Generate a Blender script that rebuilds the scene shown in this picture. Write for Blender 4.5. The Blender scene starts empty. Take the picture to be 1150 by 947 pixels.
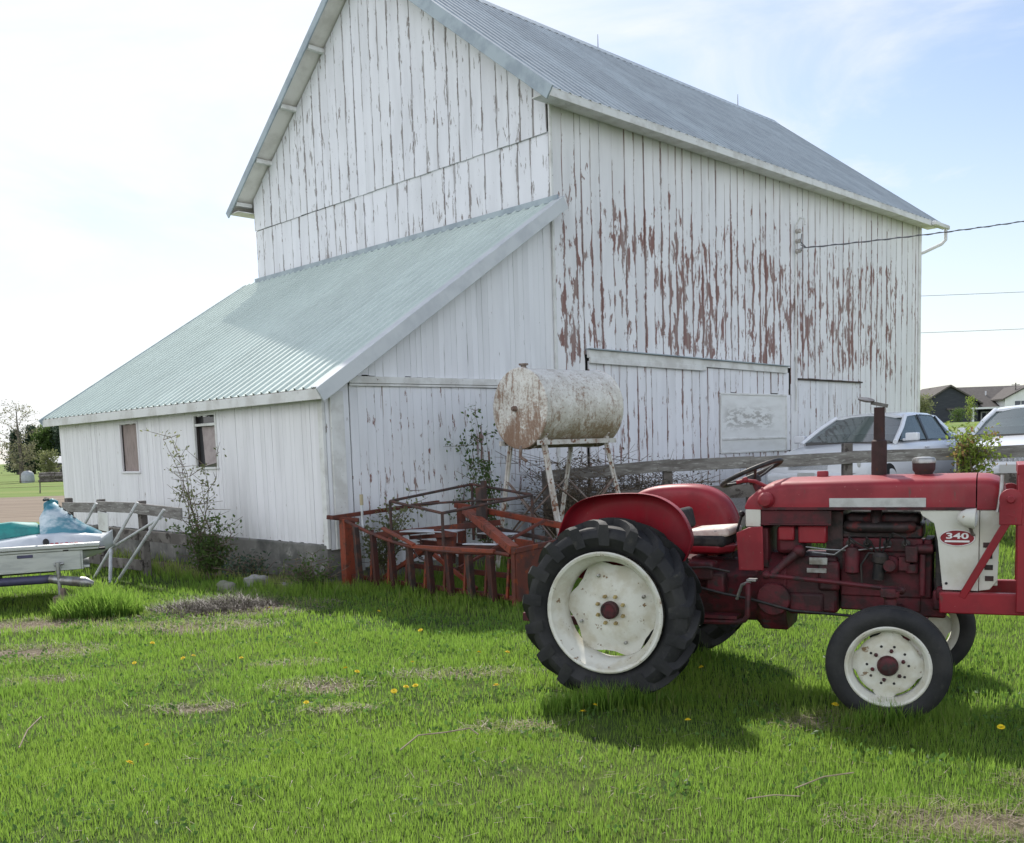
import bpy, math, random
import numpy as np
from mathutils import Vector, Matrix
random.seed(7); RNG = np.random.default_rng(11)
scene = bpy.context.scene
col = scene.collection
R = math.radians
# ------------------------------------------------------------------ node helper
class NT:
    def __init__(s, name):
        s.m = bpy.data.materials.new(name); s.m.use_nodes = True
        s.t = s.m.node_tree; s.t.nodes.clear()
        s.out = s.t.nodes.new('ShaderNodeOutputMaterial')
    def node(s, typ, ins=None, **props):
        n = s.t.nodes.new(typ)
        for k, v in props.items(): setattr(n, k, v)
        for k, v in (ins or {}).items(): s.put(n.inputs[k], v)
        return n
    def put(s, sock, v):
        if isinstance(v, bpy.types.NodeSocket): s.t.links.new(v, sock)
        else:
            if sock.type == 'RGBA' and len(v) == 3: v = (*v, 1)
            sock.default_value = v
    def math(s, op, a, b=0.0, clamp=False):
        n = s.node('ShaderNodeMath', {0: a, 1: b}, operation=op, use_clamp=clamp); return n.outputs[0]
    def sm(s, v, a, b, lo=0.0, hi=1.0):
        n = s.node('ShaderNodeMapRange', {0: v, 1: a, 2: b, 3: lo, 4: hi}, interpolation_type='SMOOTHSTEP'); return n.outputs[0]
    def mix(s, f, a, b, mode='MIX'):
        n = s.node('ShaderNodeMix', data_type='RGBA', blend_type=mode)
        s.put(n.inputs[0], f); s.put(n.inputs[6], a); s.put(n.inputs[7], b); return n.outputs[2]
    def noise(s, vec, scale=1.0, detail=4.0, rough=0.55, dist=0.0, colour=False):
        n = s.node('ShaderNodeTexNoise', {'Vector': vec, 'Scale': scale, 'Detail': detail, 'Roughness': rough, 'Distortion': dist})
        return n.outputs['Color' if colour else 'Fac']
    def scale(s, vec, sx, sy, sz):
        n = s.node('ShaderNodeVectorMath', {0: vec, 1: (sx, sy, sz)}, operation='MULTIPLY'); return n.outputs[0]
    def xyz(s, vec):
        n = s.node('ShaderNodeSeparateXYZ', {0: vec}); return n.outputs
    def attr(s, name):
        return s.node('ShaderNodeAttribute', attribute_name=name).outputs
    def obj(s): return s.node('ShaderNodeTexCoord').outputs['Object']
    def pos(s): return s.node('ShaderNodeNewGeometry').outputs['Position']
    def island(s): return s.node('ShaderNodeNewGeometry').outputs['Random Per Island']
    def bump(s, h, strength=0.3, dist=0.01):
        return s.node('ShaderNodeBump', {'Strength': strength, 'Distance': dist, 'Height': h}).outputs[0]
    def bsdf(s, base, rough=0.6, metal=0.0, normal=None, spec=None, trans=None, coat=None):
        n = s.node('ShaderNodeBsdfPrincipled', {'Base Color': base, 'Roughness': rough, 'Metallic': metal})
        if normal is not None: s.put(n.inputs['Normal'], normal)
        if spec is not None: s.put(n.inputs['Specular IOR Level'], spec)
        if trans is not None: s.put(n.inputs['Transmission Weight'], trans)
        if coat is not None: s.put(n.inputs['Coat Weight'], coat)
        return n.outputs[0]
    def finish(s, sh):
        s.t.links.new(sh, s.out.inputs[0]); return s.m

def mat(name, c1, c2=None, rough=0.6, metal=0.0, scale=6.0, lo=0.42, hi=0.66, stretch=(1, 1, 1), bump=0.15, bscale=40.0, spec=0.4, c3=None, s3=25.0, lo3=0.58, hi3=0.64, coat=None):
    """a weathered surface: main colour, broad stains of a second, fine chips of a third"""
    t = NT(name); v = t.scale(t.obj(), *stretch)
    base = c1
    if c2 is not None:
        base = t.mix(t.sm(t.noise(v, scale, 5, .6), lo, hi), c1, c2)
    ro = rough
    if c3 is not None:
        f = t.sm(t.noise(v, s3, 6, .65), lo3, hi3)
        base = t.mix(f, base, c3); ro = t.math('ADD', t.math('MULTIPLY', f, .25), rough, True)
    nb = t.bump(t.noise(v, bscale, 4, .6), bump, .006) if bump else None
    return t.finish(t.bsdf(base, ro, metal, nb, spec, coat=coat))

def siding_mat(name, paint, amount, zlo, zhi, edge=1.0, soil=0.5, exposed=((.255, .145, .128), (.31, .235, .215)), soil_h=1.4, near=None, fx=14.0, fz=2.6):
    """painted boards: paint flakes off in vertical strips, most between the heights zlo and zhi"""
    t = NT(name)
    sz = t.attr('sz')[1]; bb = t.attr('bb')[1]
    s, z, rnd = t.xyz(sz); bf, w, _ = t.xyz(bb)
    cx = t.node('ShaderNodeCombineXYZ', {0: s, 1: z, 2: t.math('MULTIPLY', rnd, 37.0)}).outputs[0]
    # distance to the board edge, metres
    d = t.math('MULTIPLY', t.math('MINIMUM', bf, t.math('SUBTRACT', 1.0, bf)), w)
    ed = t.sm(d, 0.0, 0.05, 1.0, 0.0)
    n_f = t.noise(t.scale(cx, fx, fz, 1), 1.0, 7, .68, .35)
    n_l = t.noise(t.scale(cx, 34, 0.9, 1), 1.0, 4, .6)
    flat = t.node('ShaderNodeCombineXYZ', {0: s, 1: z, 2: 0.0}).outputs[0]
    n_z = t.noise(t.scale(flat, .55, .42, 1), 1.0, 3, .55)
    env = t.math('MULTIPLY', t.sm(z, zlo, zlo + .9), t.sm(z, zhi - 1.6, zhi, 1.0, 0.0))
    if near is not None:
        env = t.math('MULTIPLY', env, t.sm(s, near[0], near[1], 1.0, near[2]))
    cov = t.math('ADD', t.math('MULTIPLY', env, t.sm(n_z, .28, .66, .45, 1.0)), t.math('MULTIPLY', t.math('SUBTRACT', rnd, .5), .22))
    cov = t.math('ADD', t.math('MULTIPLY', cov, amount), t.math('MULTIPLY', ed, .115 * edge))
    th = t.math('SUBTRACT', .70, cov)
    f = t.sm(t.math('SUBTRACT', n_f, th), -.012, .02)
    # fine weathered lines along the board edges
    th2 = t.math('SUBTRACT', .76, t.math('MULTIPLY', ed, .30 * edge))
    f2 = t.math('MULTIPLY', t.sm(t.math('SUBTRACT', n_l, th2), -.02, .05), .8)
    f = t.math('MAXIMUM', f, f2)
    wood = t.mix(t.sm(t.noise(t.scale(cx, 9, 1.2, 1), 1, 5), .4, .62), exposed[0], exposed[1])
    p = t.mix(t.sm(t.noise(t.scale(cx, 3, .5, 1), 1, 5), .35, .75), paint, tuple(c * .86 for c in paint))
    p = t.mix(t.math('MULTIPLY', t.sm(rnd, 0, 1), .12), p, (.62, .62, .60))
    so = t.math('MULTIPLY', t.sm(z, .2, soil_h, 1.0, 0.0), t.sm(t.noise(t.scale(cx, 2.2, 1.1, 1), 1, 6, .65), .36, .7))
    p = t.mix(t.math('MULTIPLY', so, soil), p, (.20, .19, .165))
    hgt = t.math('ADD', t.math('MULTIPLY', f, -1.0), t.math('MULTIPLY', n_l, .35))
    b = t.bsdf(t.mix(f, p, wood), t.math('ADD', t.math('MULTIPLY', f, .25), .55), 0, t.bump(hgt, .35, .004), .25)
    return t.finish(b)

# ------------------------------------------------------------------ mesh helper
def frame(p0, p1, up=(0, 0, 1)):
    z = (Vector(p1) - Vector(p0)).normalized(); u = Vector(up)
    if abs(z.dot(u)) > .98: u = Vector((0, 1, 0)) if abs(z.y) < .9 else Vector((1, 0, 0))
    x = u.cross(z).normalized(); y = z.cross(x)
    return x, y, z

class MB:
    def __init__(s): s.v = []; s.f = []; s.m = []; s.at = None
    def add(s, vs, fs, mi=0):
        o = len(s.v); s.v += [tuple(p) for p in vs]
        s.f += [tuple(i + o for i in f) for f in fs]; s.m += [mi] * len(fs)
        return s
    def box(s, c, d, rot=None, mi=0, taper=(1, 1)):
        hx, hy, hz = d[0] / 2, d[1] / 2, d[2] / 2
        vs = [Vector((x * hx * (taper[0] if z > 0 else 1), y * hy * (taper[1] if z > 0 else 1), z * hz)) for z in (-1, 1) for y in (-1, 1) for x in (-1, 1)]
        if rot is not None: vs = [rot @ v for v in vs]
        c = Vector(c)
        return s.add([v + c for v in vs], [(0, 2, 3, 1), (4, 5, 7, 6), (0, 1, 5, 4), (2, 6, 7, 3), (0, 4, 6, 2), (1, 3, 7, 5)], mi)
    def bar(s, p0, p1, w, h, up=(0, 0, 1), mi=0):
        x, y, z = frame(p0, p1, up); p0 = Vector(p0); p1 = Vector(p1)
        vs = [p + x * (a * w / 2) + y * (b * h / 2) for p in (p0, p1) for a, b in ((-1, -1), (1, -1), (1, 1), (-1, 1))]
        return s.add(vs, [(3, 2, 1, 0), (4, 5, 6, 7), (0, 1, 5, 4), (1, 2, 6, 5), (2, 3, 7, 6), (3, 0, 4, 7)], mi)
    def tube(s, pts, r, n=10, cap=True, mi=0):
        pts = [Vector(p) for p in pts]
        rs = r if isinstance(r, (list, tuple)) else [r] * len(pts)
        vs = []; px = None
        for i, p in enumerate(pts):
            a = pts[max(i - 1, 0)]; b = pts[min(i + 1, len(pts) - 1)]
            if px is None: x, y, z = frame(a, b)
            else:
                z = (b - a).normalized(); x = (px - z * px.dot(z)).normalized(); y = z.cross(x)
            px = x
            vs += [p + (x * math.cos(2 * math.pi * k / n) + y * math.sin(2 * math.pi * k / n)) * rs[i] for k in range(n)]
        fs = [(i * n + k, i * n + (k + 1) % n, (i + 1) * n + (k + 1) % n, (i + 1) * n + k) for i in range(len(pts) - 1) for k in range(n)]
        if cap: fs += [tuple(range(n - 1, -1, -1)), tuple(range((len(pts) - 1) * n, len(pts) * n))]
        return s.add(vs, fs, mi)
    def lathe(s, prof, o, axis, n=32, closed=False, mi=0, cap=True):
        """prof: (radius, distance along the axis)"""
        o = Vector(o); x, y, z = frame((0, 0, 0), axis)
        vs = [o + z * a + (x * math.cos(2 * math.pi * k / n) + y * math.sin(2 * math.pi * k / n)) * max(r, 1e-4) for r, a in prof for k in range(n)]
        m = len(prof); fs = []
        for i in range(m if closed else m - 1):
            j = (i + 1) % m
            fs += [(i * n + k, i * n + (k + 1) % n, j * n + (k + 1) % n, j * n + k) for k in range(n)]
        if not closed and cap: fs += [tuple(range(n - 1, -1, -1)), tuple(range((m - 1) * n, m * n))]
        return s.add(vs, fs, mi)
    def prism(s, poly, a, b, axis='y', mi=0):
        """poly in the two other axes, in order (x,z) for y, (y,z) for x, (x,y) for z"""
        f = {'y': lambda p, q: (p[0], q, p[1]), 'x': lambda p, q: (q, p[0], p[1]), 'z': lambda p, q: (p[0], p[1], q)}[axis]
        n = len(poly); vs = [f(p, a) for p in poly] + [f(p, b) for p in poly]
        fs = [tuple(range(n)), tuple(range(2 * n - 1, n - 1, -1))] + [(i, i + n, (i + 1) % n + n, (i + 1) % n) for i in range(n)]
        return s.add(vs, fs, mi)
    def loft(s, rings, close=True, cap=True, mi=0):
        n = len(rings[0]); vs = [p for r in rings for p in r]; fs = []
        for i in range(len(rings) - 1):
            for k in range(n if close else n - 1):
                fs.append((i * n + k, i * n + (k + 1) % n, (i + 1) * n + (k + 1) % n, (i + 1) * n + k))
        if cap: fs += [tuple(range(n - 1, -1, -1)), tuple(range((len(rings) - 1) * n, len(rings) * n))]
        return s.add(vs, fs, mi)
    def ball(s, c, r, n=12, m=8, sc=(1, 1, 1), mi=0):
        c = Vector(c); vs = []
        for i in range(m + 1):
            a = math.pi * i / m
            vs += [c + Vector((max(math.sin(a), 1e-3) * math.cos(2 * math.pi * k / n) * sc[0], max(math.sin(a), 1e-3) * math.sin(2 * math.pi * k / n) * sc[1], math.cos(a) * sc[2])) * r for k in range(n)]
        return s.add(vs, [(i * n + k, (i + 1) * n + k, (i + 1) * n + (k + 1) % n, i * n + (k + 1) % n) for i in range(m) for k in range(n)], mi)
    def build(s, name, mats, parent=None, bevel=0.0, smooth=38, seg=2, fix=True):
        me = bpy.data.meshes.new(name); me.from_pydata(s.v, [], s.f)
        if not isinstance(mats, (list, tuple)): mats = [mats]
        for m in mats: me.materials.append(m)
        if len(mats) > 1: me.polygons.foreach_set('material_index', s.m)
        if s.at:
            for k, arr in s.at.items():
                a = me.attributes.new(k, 'FLOAT_VECTOR', 'POINT'); a.data.foreach_set('vector', np.array(arr, dtype=np.float32).ravel())
        if fix:
            import bmesh
            bm = bmesh.new(); bm.from_mesh(me); bmesh.ops.recalc_face_normals(bm, faces=bm.faces); bm.to_mesh(me); bm.free()
        me.update()
        if smooth:
            me.shade_smooth(); me.set_sharp_from_angle(angle=R(smooth))
        o = bpy.data.objects.new(name, me); col.objects.link(o)
        if parent is not None: o.parent = parent
        if bevel:
            b = o.modifiers.new('bevel', 'BEVEL'); b.width = bevel; b.segments = seg; b.limit_method = 'ANGLE'; b.angle_limit = R(40)
        return o

def tag(o, label=None, cat=None, group=None, kind=None):
    if label: o['label'] = label
    if cat: o['category'] = cat
    if group: o['group'] = group
    if kind: o['kind'] = kind
    return o
def thing(name, label, cat, loc=(0, 0, 0), rz=0.0, group=None):
    o = bpy.data.objects.new(name, None); col.objects.link(o); o.location = loc; o.rotation_euler = (0, 0, rz)
    o.empty_display_size = .2
    return tag(o, label, cat, group)
def split(o):
    """one object per loose piece of o's mesh, same name, parent, material and modifiers"""
    me = o.data; n = len(me.vertices); root = list(range(n))
    def find(i):
        while root[i] != i: root[i] = root[root[i]]; i = root[i]
        return i
    for e in me.edges: root[find(e.vertices[0])] = find(e.vertices[1])
    groups = {}
    for p in me.polygons: groups.setdefault(find(p.vertices[0]), []).append(tuple(p.vertices))
    pieces = list(groups.values())
    for k, fs in enumerate(pieces):
        used = sorted({i for f in fs for i in f}); mp = {i: j for j, i in enumerate(used)}
        m2 = bpy.data.meshes.new(o.name.split('.')[0]); m2.from_pydata([me.vertices[i].co for i in used], [], [tuple(mp[i] for i in f) for f in fs])
        for m in me.materials: m2.materials.append(m)
        m2.shade_smooth(); m2.set_sharp_from_angle(angle=R(38))
        if k == 0: first = m2
        else:
            c = o.copy(); c.data = m2; col.objects.link(c)
    o.data = first
    return o
def np_mesh(name, V, F, mats, attrs=None, parent=None, smooth=False):
    """V (n,3), F (m,k) arrays -> one mesh object"""
    me = bpy.data.meshes.new(name); n, k = F.shape
    me.vertices.add(len(V)); me.vertices.foreach_set('co', V.astype(np.float32).ravel())
    me.loops.add(n * k); me.loops.foreach_set('vertex_index', F.astype(np.int32).ravel())
    me.polygons.add(n); me.polygons.foreach_set('loop_start', np.arange(0, n * k, k, dtype=np.int32))
    me.polygons.foreach_set('use_smooth', np.full(n, smooth))
    for key, a in (attrs or {}).items():
        at = me.attributes.new(key, 'FLOAT', 'POINT'); at.data.foreach_set('value', a.astype(np.float32))
    me.materials.append(mats); me.update(calc_edges=True)
    o = bpy.data.objects.new(name, me); col.objects.link(o)
    if parent is not None: o.parent = parent
    return o
def vnoise(x, y, s, seed=0):
    """smooth value noise on arrays, about 0..1"""
    x = np.asarray(x) * s + 113.7 * seed; y = np.asarray(y) * s - 71.3 * seed
    xi = np.floor(x); yi = np.floor(y); fx = x - xi; fy = y - yi
    fx = fx * fx * (3 - 2 * fx); fy = fy * fy * (3 - 2 * fy)
    def h(a, b):
        q = np.sin(a * 127.1 + b * 311.7 + seed * 17.3) * 43758.5453
        return q - np.floor(q)
    return (h(xi, yi) * (1 - fx) + h(xi + 1, yi) * fx) * (1 - fy) + (h(xi, yi + 1) * (1 - fx) + h(xi + 1, yi + 1) * fx) * fy
def sstep(x, a, b):
    t = np.clip((np.asarray(x, dtype=float) - a) / (b - a), 0, 1); return t * t * (3 - 2 * t)
def ground_z(x, y):
    x = np.asarray(x, dtype=float); y = np.asarray(y, dtype=float)
    t = np.maximum(0, .25 * x + .9 * y - 11.0)
    g = 2.6 * (1 - np.exp(-t * .040)) * sstep(x, -1, 4)
    near = np.exp(-((x / 14) ** 2) - (((y - 8) / 12) ** 2))
    return g + near * (.05 * (vnoise(x, y, .7, 3) - .5) + .03 * (vnoise(x, y, 2.2, 4) - .5)) - .006 * np.clip(-x - 25, 0, 80) * sstep(y, 40, 160)
def gz(x, y): return float(ground_z(x, y))

# ------------------------------------------------------------------ camera, world, sun
cam_d = bpy.data.cameras.new('camera'); cam = bpy.data.objects.new('camera', cam_d); col.objects.link(cam)
cam.location = (0, 0, 1.65)
cam.rotation_euler = (Matrix.Rotation(R(90) - .1013, 4, 'X') @ Matrix.Rotation(-.032, 4, 'Z')).to_euler()
cam_d.sensor_width = 36; cam_d.lens = 33.93; cam_d.shift_y = .1203; cam_d.clip_start = .1; cam_d.clip_end = 3000
scene.camera = cam
scene.view_settings.view_transform = 'Standard'; scene.view_settings.look = 'None'
scene.view_settings.exposure = 0; scene.view_settings.gamma = 1
SUN = Vector((-.122, .665, .735)).normalized(); ELEV = math.asin(SUN.z); AZ = math.atan2(SUN.x, SUN.y)
w = bpy.data.worlds.new('World'); scene.world = w; w.use_nodes = True
nt = w.node_tree; nt.nodes.clear()
def wn(t, **k):
    n = nt.nodes.new(t)
    for a, b in k.items(): setattr(n, a, b)
    return n
sky = wn('ShaderNodeTexSky', sky_type='NISHITA', sun_disc=False, sun_elevation=ELEV, sun_rotation=AZ, air_density=1.0, dust_density=1.0, ozone_density=1.0)
bg = wn('ShaderNodeBackground'); bg.inputs[1].default_value = .15
out = wn('ShaderNodeOutputWorld')
tc = wn('ShaderNodeTexCoord')
mp = wn('ShaderNodeMapping'); mp.inputs['Scale'].default_value = (1.6, 1.6, 5.0); mp.inputs['Rotation'].default_value = (.12, .25, .3)
nz = wn('ShaderNodeTexNoise'); nz.inputs['Scale'].default_value = 1.5; nz.inputs['Detail'].default_value = 8; nz.inputs['Roughness'].default_value = .56; nz.inputs['Distortion'].default_value = .5
sx = wn('ShaderNodeSeparateXYZ')
mr = wn('ShaderNodeMapRange', interpolation_type='SMOOTHSTEP'); mr.inputs[1].default_value = .40; mr.inputs[2].default_value = .64
# clouds thicken to the left (-x), thin to the right
ad = wn('ShaderNodeMath', operation='MULTIPLY_ADD'); ad.inputs[1].default_value = -.26
hz = wn('ShaderNodeMapRange', interpolation_type='SMOOTHSTEP'); hz.inputs[1].default_value = .0; hz.inputs[2].default_value = .34; hz.inputs[3].default_value = .62; hz.inputs[4].default_value = 0
mx = wn('ShaderNodeMath', operation='MAXIMUM'); ml = wn('ShaderNodeMath', operation='MULTIPLY'); ml.inputs[1].default_value = .93
mix = wn('ShaderNodeMix', data_type='RGBA')
cb = wn('ShaderNodeMix', data_type='RGBA'); cb.inputs[6].default_value = (6.75, 6.9, 7.1, 1); cb.inputs[7].default_value = (11.8, 12.3, 13.2, 1)  # second colour: brighter clouds behind the camera, unseen, added to light the walls
zl = wn('ShaderNodeMapRange', interpolation_type='SMOOTHSTEP'); zl.inputs[1].default_value = .42; zl.inputs[2].default_value = .85; zl.inputs[3].default_value = 1; zl.inputs[4].default_value = .12  # unseen overhead cloud thinned so shaded ground gets less fill
cm = wn('ShaderNodeMath', operation='MULTIPLY'); fb = wn('ShaderNodeMapRange', interpolation_type='SMOOTHSTEP'); fb.inputs[1].default_value = .25; fb.inputs[2].default_value = -.35
L = nt.links.new
L(tc.outputs['Generated'], mp.inputs[0]); L(mp.outputs[0], nz.inputs[0]); L(tc.outputs['Generated'], sx.inputs[0])
L(sx.outputs[0], ad.inputs[0]); L(nz.outputs[0], ad.inputs[2]); L(ad.outputs[0], mr.inputs[0])
L(sx.outputs[2], hz.inputs[0]); L(hz.outputs[0], mx.inputs[0]); bk = wn('ShaderNodeMapRange', interpolation_type='SMOOTHSTEP'); bk.inputs[1].default_value = .05; bk.inputs[2].default_value = -.7; bk.inputs[3].default_value = 0; bk.inputs[4].default_value = .85
mb_ = wn('ShaderNodeMath', operation='MAXIMUM'); L(sx.outputs[1], bk.inputs[0]); L(bk.outputs[0], mb_.inputs[0]); L(mr.outputs[0], mb_.inputs[1]); L(mb_.outputs[0], mx.inputs[1]); L(mx.outputs[0], ml.inputs[0])
L(sx.outputs[2], zl.inputs[0]); L(ml.outputs[0], cm.inputs[0]); L(zl.outputs[0], cm.inputs[1]); L(sx.outputs[1], fb.inputs[0]); L(fb.outputs[0], cb.inputs[0]); L(cb.outputs[2], mix.inputs[7]); L(cm.outputs[0], mix.inputs[0]); L(sky.outputs[0], mix.inputs[6]); L(mix.outputs[2], bg.inputs[0]); L(bg.outputs[0], out.inputs[0])
ld = bpy.data.lights.new('sun', 'SUN'); ld.energy = 5.0; ld.angle = R(.53); ld.color = (1, .955, .88)
lo = bpy.data.objects.new('sun', ld); col.objects.link(lo); lo.rotation_euler = (-SUN).to_track_quat('-Z', 'Y').to_euler(); lo.location = SUN * 60
# ------------------------------------------------------------------ ground
BA = .7811; BC = (.7589, 15.2398)
D1 = (math.cos(BA), math.sin(BA)); D2 = (-math.sin(BA), math.cos(BA))
def bw(u, v, z=0.0): return Vector((BC[0] + u * D1[0] + v * D2[0], BC[1] + u * D1[1] + v * D2[1], z))
def to_uv(x, y):
    qx = x - BC[0]; qy = y - BC[1]; return qx * D1[0] + qy * D1[1], qx * D2[0] + qy * D2[1]
PATCH = [(1.8, 5.42, .30, .15), (1.95, 3.95, .55, .22), (-4.3, 8.2, .7, .35), (-1.4, 6.65, .34, .17), (-3.2, 9.25, .8, .3), (-2.1, 6.2, .26, .1),
         (-.4, 6.95, .5, .13), (-3.0, 10.3, .9, .5), (-1.15, 6.05, .22, .08), (-4.9, 9.7, .9, .4), (-.05, 5.55, .25, .1), (-1.75, 7.4, .3, .1), (2.6, 4.4, .3, .12), (-3.6, 7.1, .35, .12)]
def dirt_at(x, y):
    d = np.zeros_like(np.asarray(x, dtype=float)); n = vnoise(x, y, 3.1, 9) * .7 + vnoise(x, y, 9, 8) * .5
    for px, py, rx, ry in PATCH:
        q = ((x - px) / rx) ** 2 + ((y - py) / ry) ** 2
        d = np.maximum(d, np.clip(1.55 - q - n * .9, 0, 1))
    u, v = to_uv(x, y)
    # bare strip along the walls and under the stored things
    wall = np.minimum(np.where(v > -.3, np.abs(u + 4.6), 9), np.where(u > -4.6, np.abs(v + .1), 9))
    d = np.maximum(d, np.clip(1.2 - wall / .75 - n * .5, 0, 1))
    return d
xs = np.concatenate([-np.geomspace(12, 900, 40)[::-1], np.arange(-11.9, 12, .1), np.geomspace(12, 900, 40)])
ys = np.concatenate([[-60, -20, -6], np.arange(-2, 22, .1), np.geomspace(22, 1500, 60)])
GX, GY = np.meshgrid(xs, ys); nx, ny = len(xs), len(ys)
GZ = ground_z(GX, GY)
I = np.arange(nx * ny).reshape(ny, nx)
F = np.stack([I[:-1, :-1], I[:-1, 1:], I[1:, 1:], I[1:, :-1]], -1).reshape(-1, 4)
t = NT('lawn_soil'); P = t.pos(); x, y, z = t.xyz(P)
n1 = t.noise(P, .35, 5, .6); n2 = t.noise(P, 6, 6, .65); n3 = t.noise(P, 45, 4, .7)
g = t.mix(t.sm(n1, .35, .65), (.05, .085, .015), (.085, .11, .025))
g = t.mix(t.sm(n2, .4, .7), g, (.03, .05, .012))
far = t.mix(t.sm(t.noise(t.scale(P, .03, .25, 1), 1, 5), .35, .65), (.13, .20, .045), (.19, .23, .07))
g = t.mix(t.sm(y, 16, 24), g, far)
soil = t.mix(t.sm(n3, .35, .65), (.11, .085, .06), (.23, .185, .13))
soil = t.mix(t.sm(n2, .5, .7), soil, (.30, .25, .175))
g = t.mix(t.math('MULTIPLY', t.attr('dirt')[2], t.sm(n2, .2, .5, .6, 1.0)), g, soil)
# ploughed strip of field to the left of the barn
fld = t.math('MULTIPLY', t.math('MULTIPLY', t.sm(y, 26, 27), t.sm(y, 45.5, 47, 1, 0)), t.sm(x, -6, -5, 1, 0))
furr = t.mix(t.sm(t.noise(t.scale(P, .12, 3.0, 1), 1, 5), .35, .65), (.185, .145, .11), (.27, .22, .17))
g = t.mix(fld, g, furr)
# gravel yard behind the board fence
yard = t.math('MULTIPLY', t.sm(t.math('ADD', y, t.math('MULTIPLY', x, .12)), 14.6, 15.2), t.math('MULTIPLY', t.sm(x, 1, 2), t.sm(y, 18, 20, 1, 0)))
g = t.mix(yard, g, t.mix(t.sm(n3, .4, .6), (.22, .2, .18), (.34, .32, .29)))
m_ground = t.finish(t.bsdf(g, .95, 0, t.bump(t.math('ADD', n2, t.math('MULTIPLY', n3, .4)), .7, .03), .15))
ground = np_mesh('ground', np.stack([GX, GY, GZ], -1).reshape(-1, 3), F, m_ground, {'dirt': dirt_at(GX.ravel(), GY.ravel())}, smooth=True)
tag(ground, kind='structure')

# ------------------------------------------------------------------ foliage materials
def leaf_mat(name, a, b, trans=.45, rough=.5, tcol=None):
    t = NT(name); r = t.island()
    c = t.mix(r, a, b); c = t.mix(t.sm(t.noise(t.pos(), 2.0, 3), .35, .65), c, tuple(q * .7 for q in a))
    p = t.bsdf(c, rough, 0, None, .3)
    tr = t.node('ShaderNodeBsdfTranslucent', {'Color': t.mix(.5, c, tcol or tuple(min(1, q * 1.7) for q in b))}).outputs[0]
    ms = t.node('ShaderNodeMixShader', {0: trans, 1: p, 2: tr}).outputs[0]
    return t.finish(ms)
t = NT('grass_blade'); h = t.attr('h')[2]; cc = t.attr('c')[2]; r = t.island()
c = t.mix(r, (.08, .16, .022), (.145, .245, .045))
c = t.mix(t.sm(cc, .35, .75), c, (.19, .265, .04))
c = t.mix(t.sm(r, .93, .95), c, (.30, .27, .13))
c = t.mix(t.sm(cc, .90, 1.0), c, (.30, .25, .13))
c = t.mix(t.sm(h, 0, .8, .85, 0), c, (.016, .034, .006))  # shade deep in the turf painted as darker blade roots
p = t.bsdf(c, .5, 0, None, .28)
tr = t.node('ShaderNodeBsdfTranslucent', {'Color': t.mix(.62, c, (.37, .61, .095))}).outputs[0]
m_grass = t.finish(t.node('ShaderNodeMixShader', {0: .60, 1: p, 2: tr}).outputs[0])

def blades(x, y, hgt, wid, c, lean=.45, z0=None):
    n = len(x); z = ground_z(x, y) if z0 is None else z0
    a = RNG.uniform(0, 2 * np.pi, n); b = RNG.uniform(0, 2 * np.pi, n); k = RNG.uniform(.1, 1, n) ** 1.2 * lean * hgt
    wx = np.cos(a) * wid / 2; wy = np.sin(a) * wid / 2; lx = np.cos(b) * k; ly = np.sin(b) * k
    V = np.empty((n, 5, 3))
    for i, (sgn, f, q) in enumerate([(-1, 0, 1), (1, 0, 1), (-1, .55, .8), (1, .55, .8)]):
        V[:, i, 0] = x + sgn * wx * q + lx * f * f; V[:, i, 1] = y + sgn * wy * q + ly * f * f; V[:, i, 2] = z - .01 + hgt * f
    V[:, 4, 0] = x + lx; V[:, 4, 1] = y + ly; V[:, 4, 2] = z + hgt * (1 - .25 * k / np.maximum(hgt, 1e-4))
    base = np.arange(n)[:, None, None] * 5
    F = (np.array([[0, 1, 2], [1, 3, 2], [2, 3, 4]])[None] + base).reshape(-1, 3)
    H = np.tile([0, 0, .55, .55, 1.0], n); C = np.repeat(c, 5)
    return V.reshape(-1, 3), F, {'h': H, 'c': C}
TREAD = [(.62, 6.05), (1.25, 7.35), (2.12, 5.5), (2.75, 6.6)]
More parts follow.
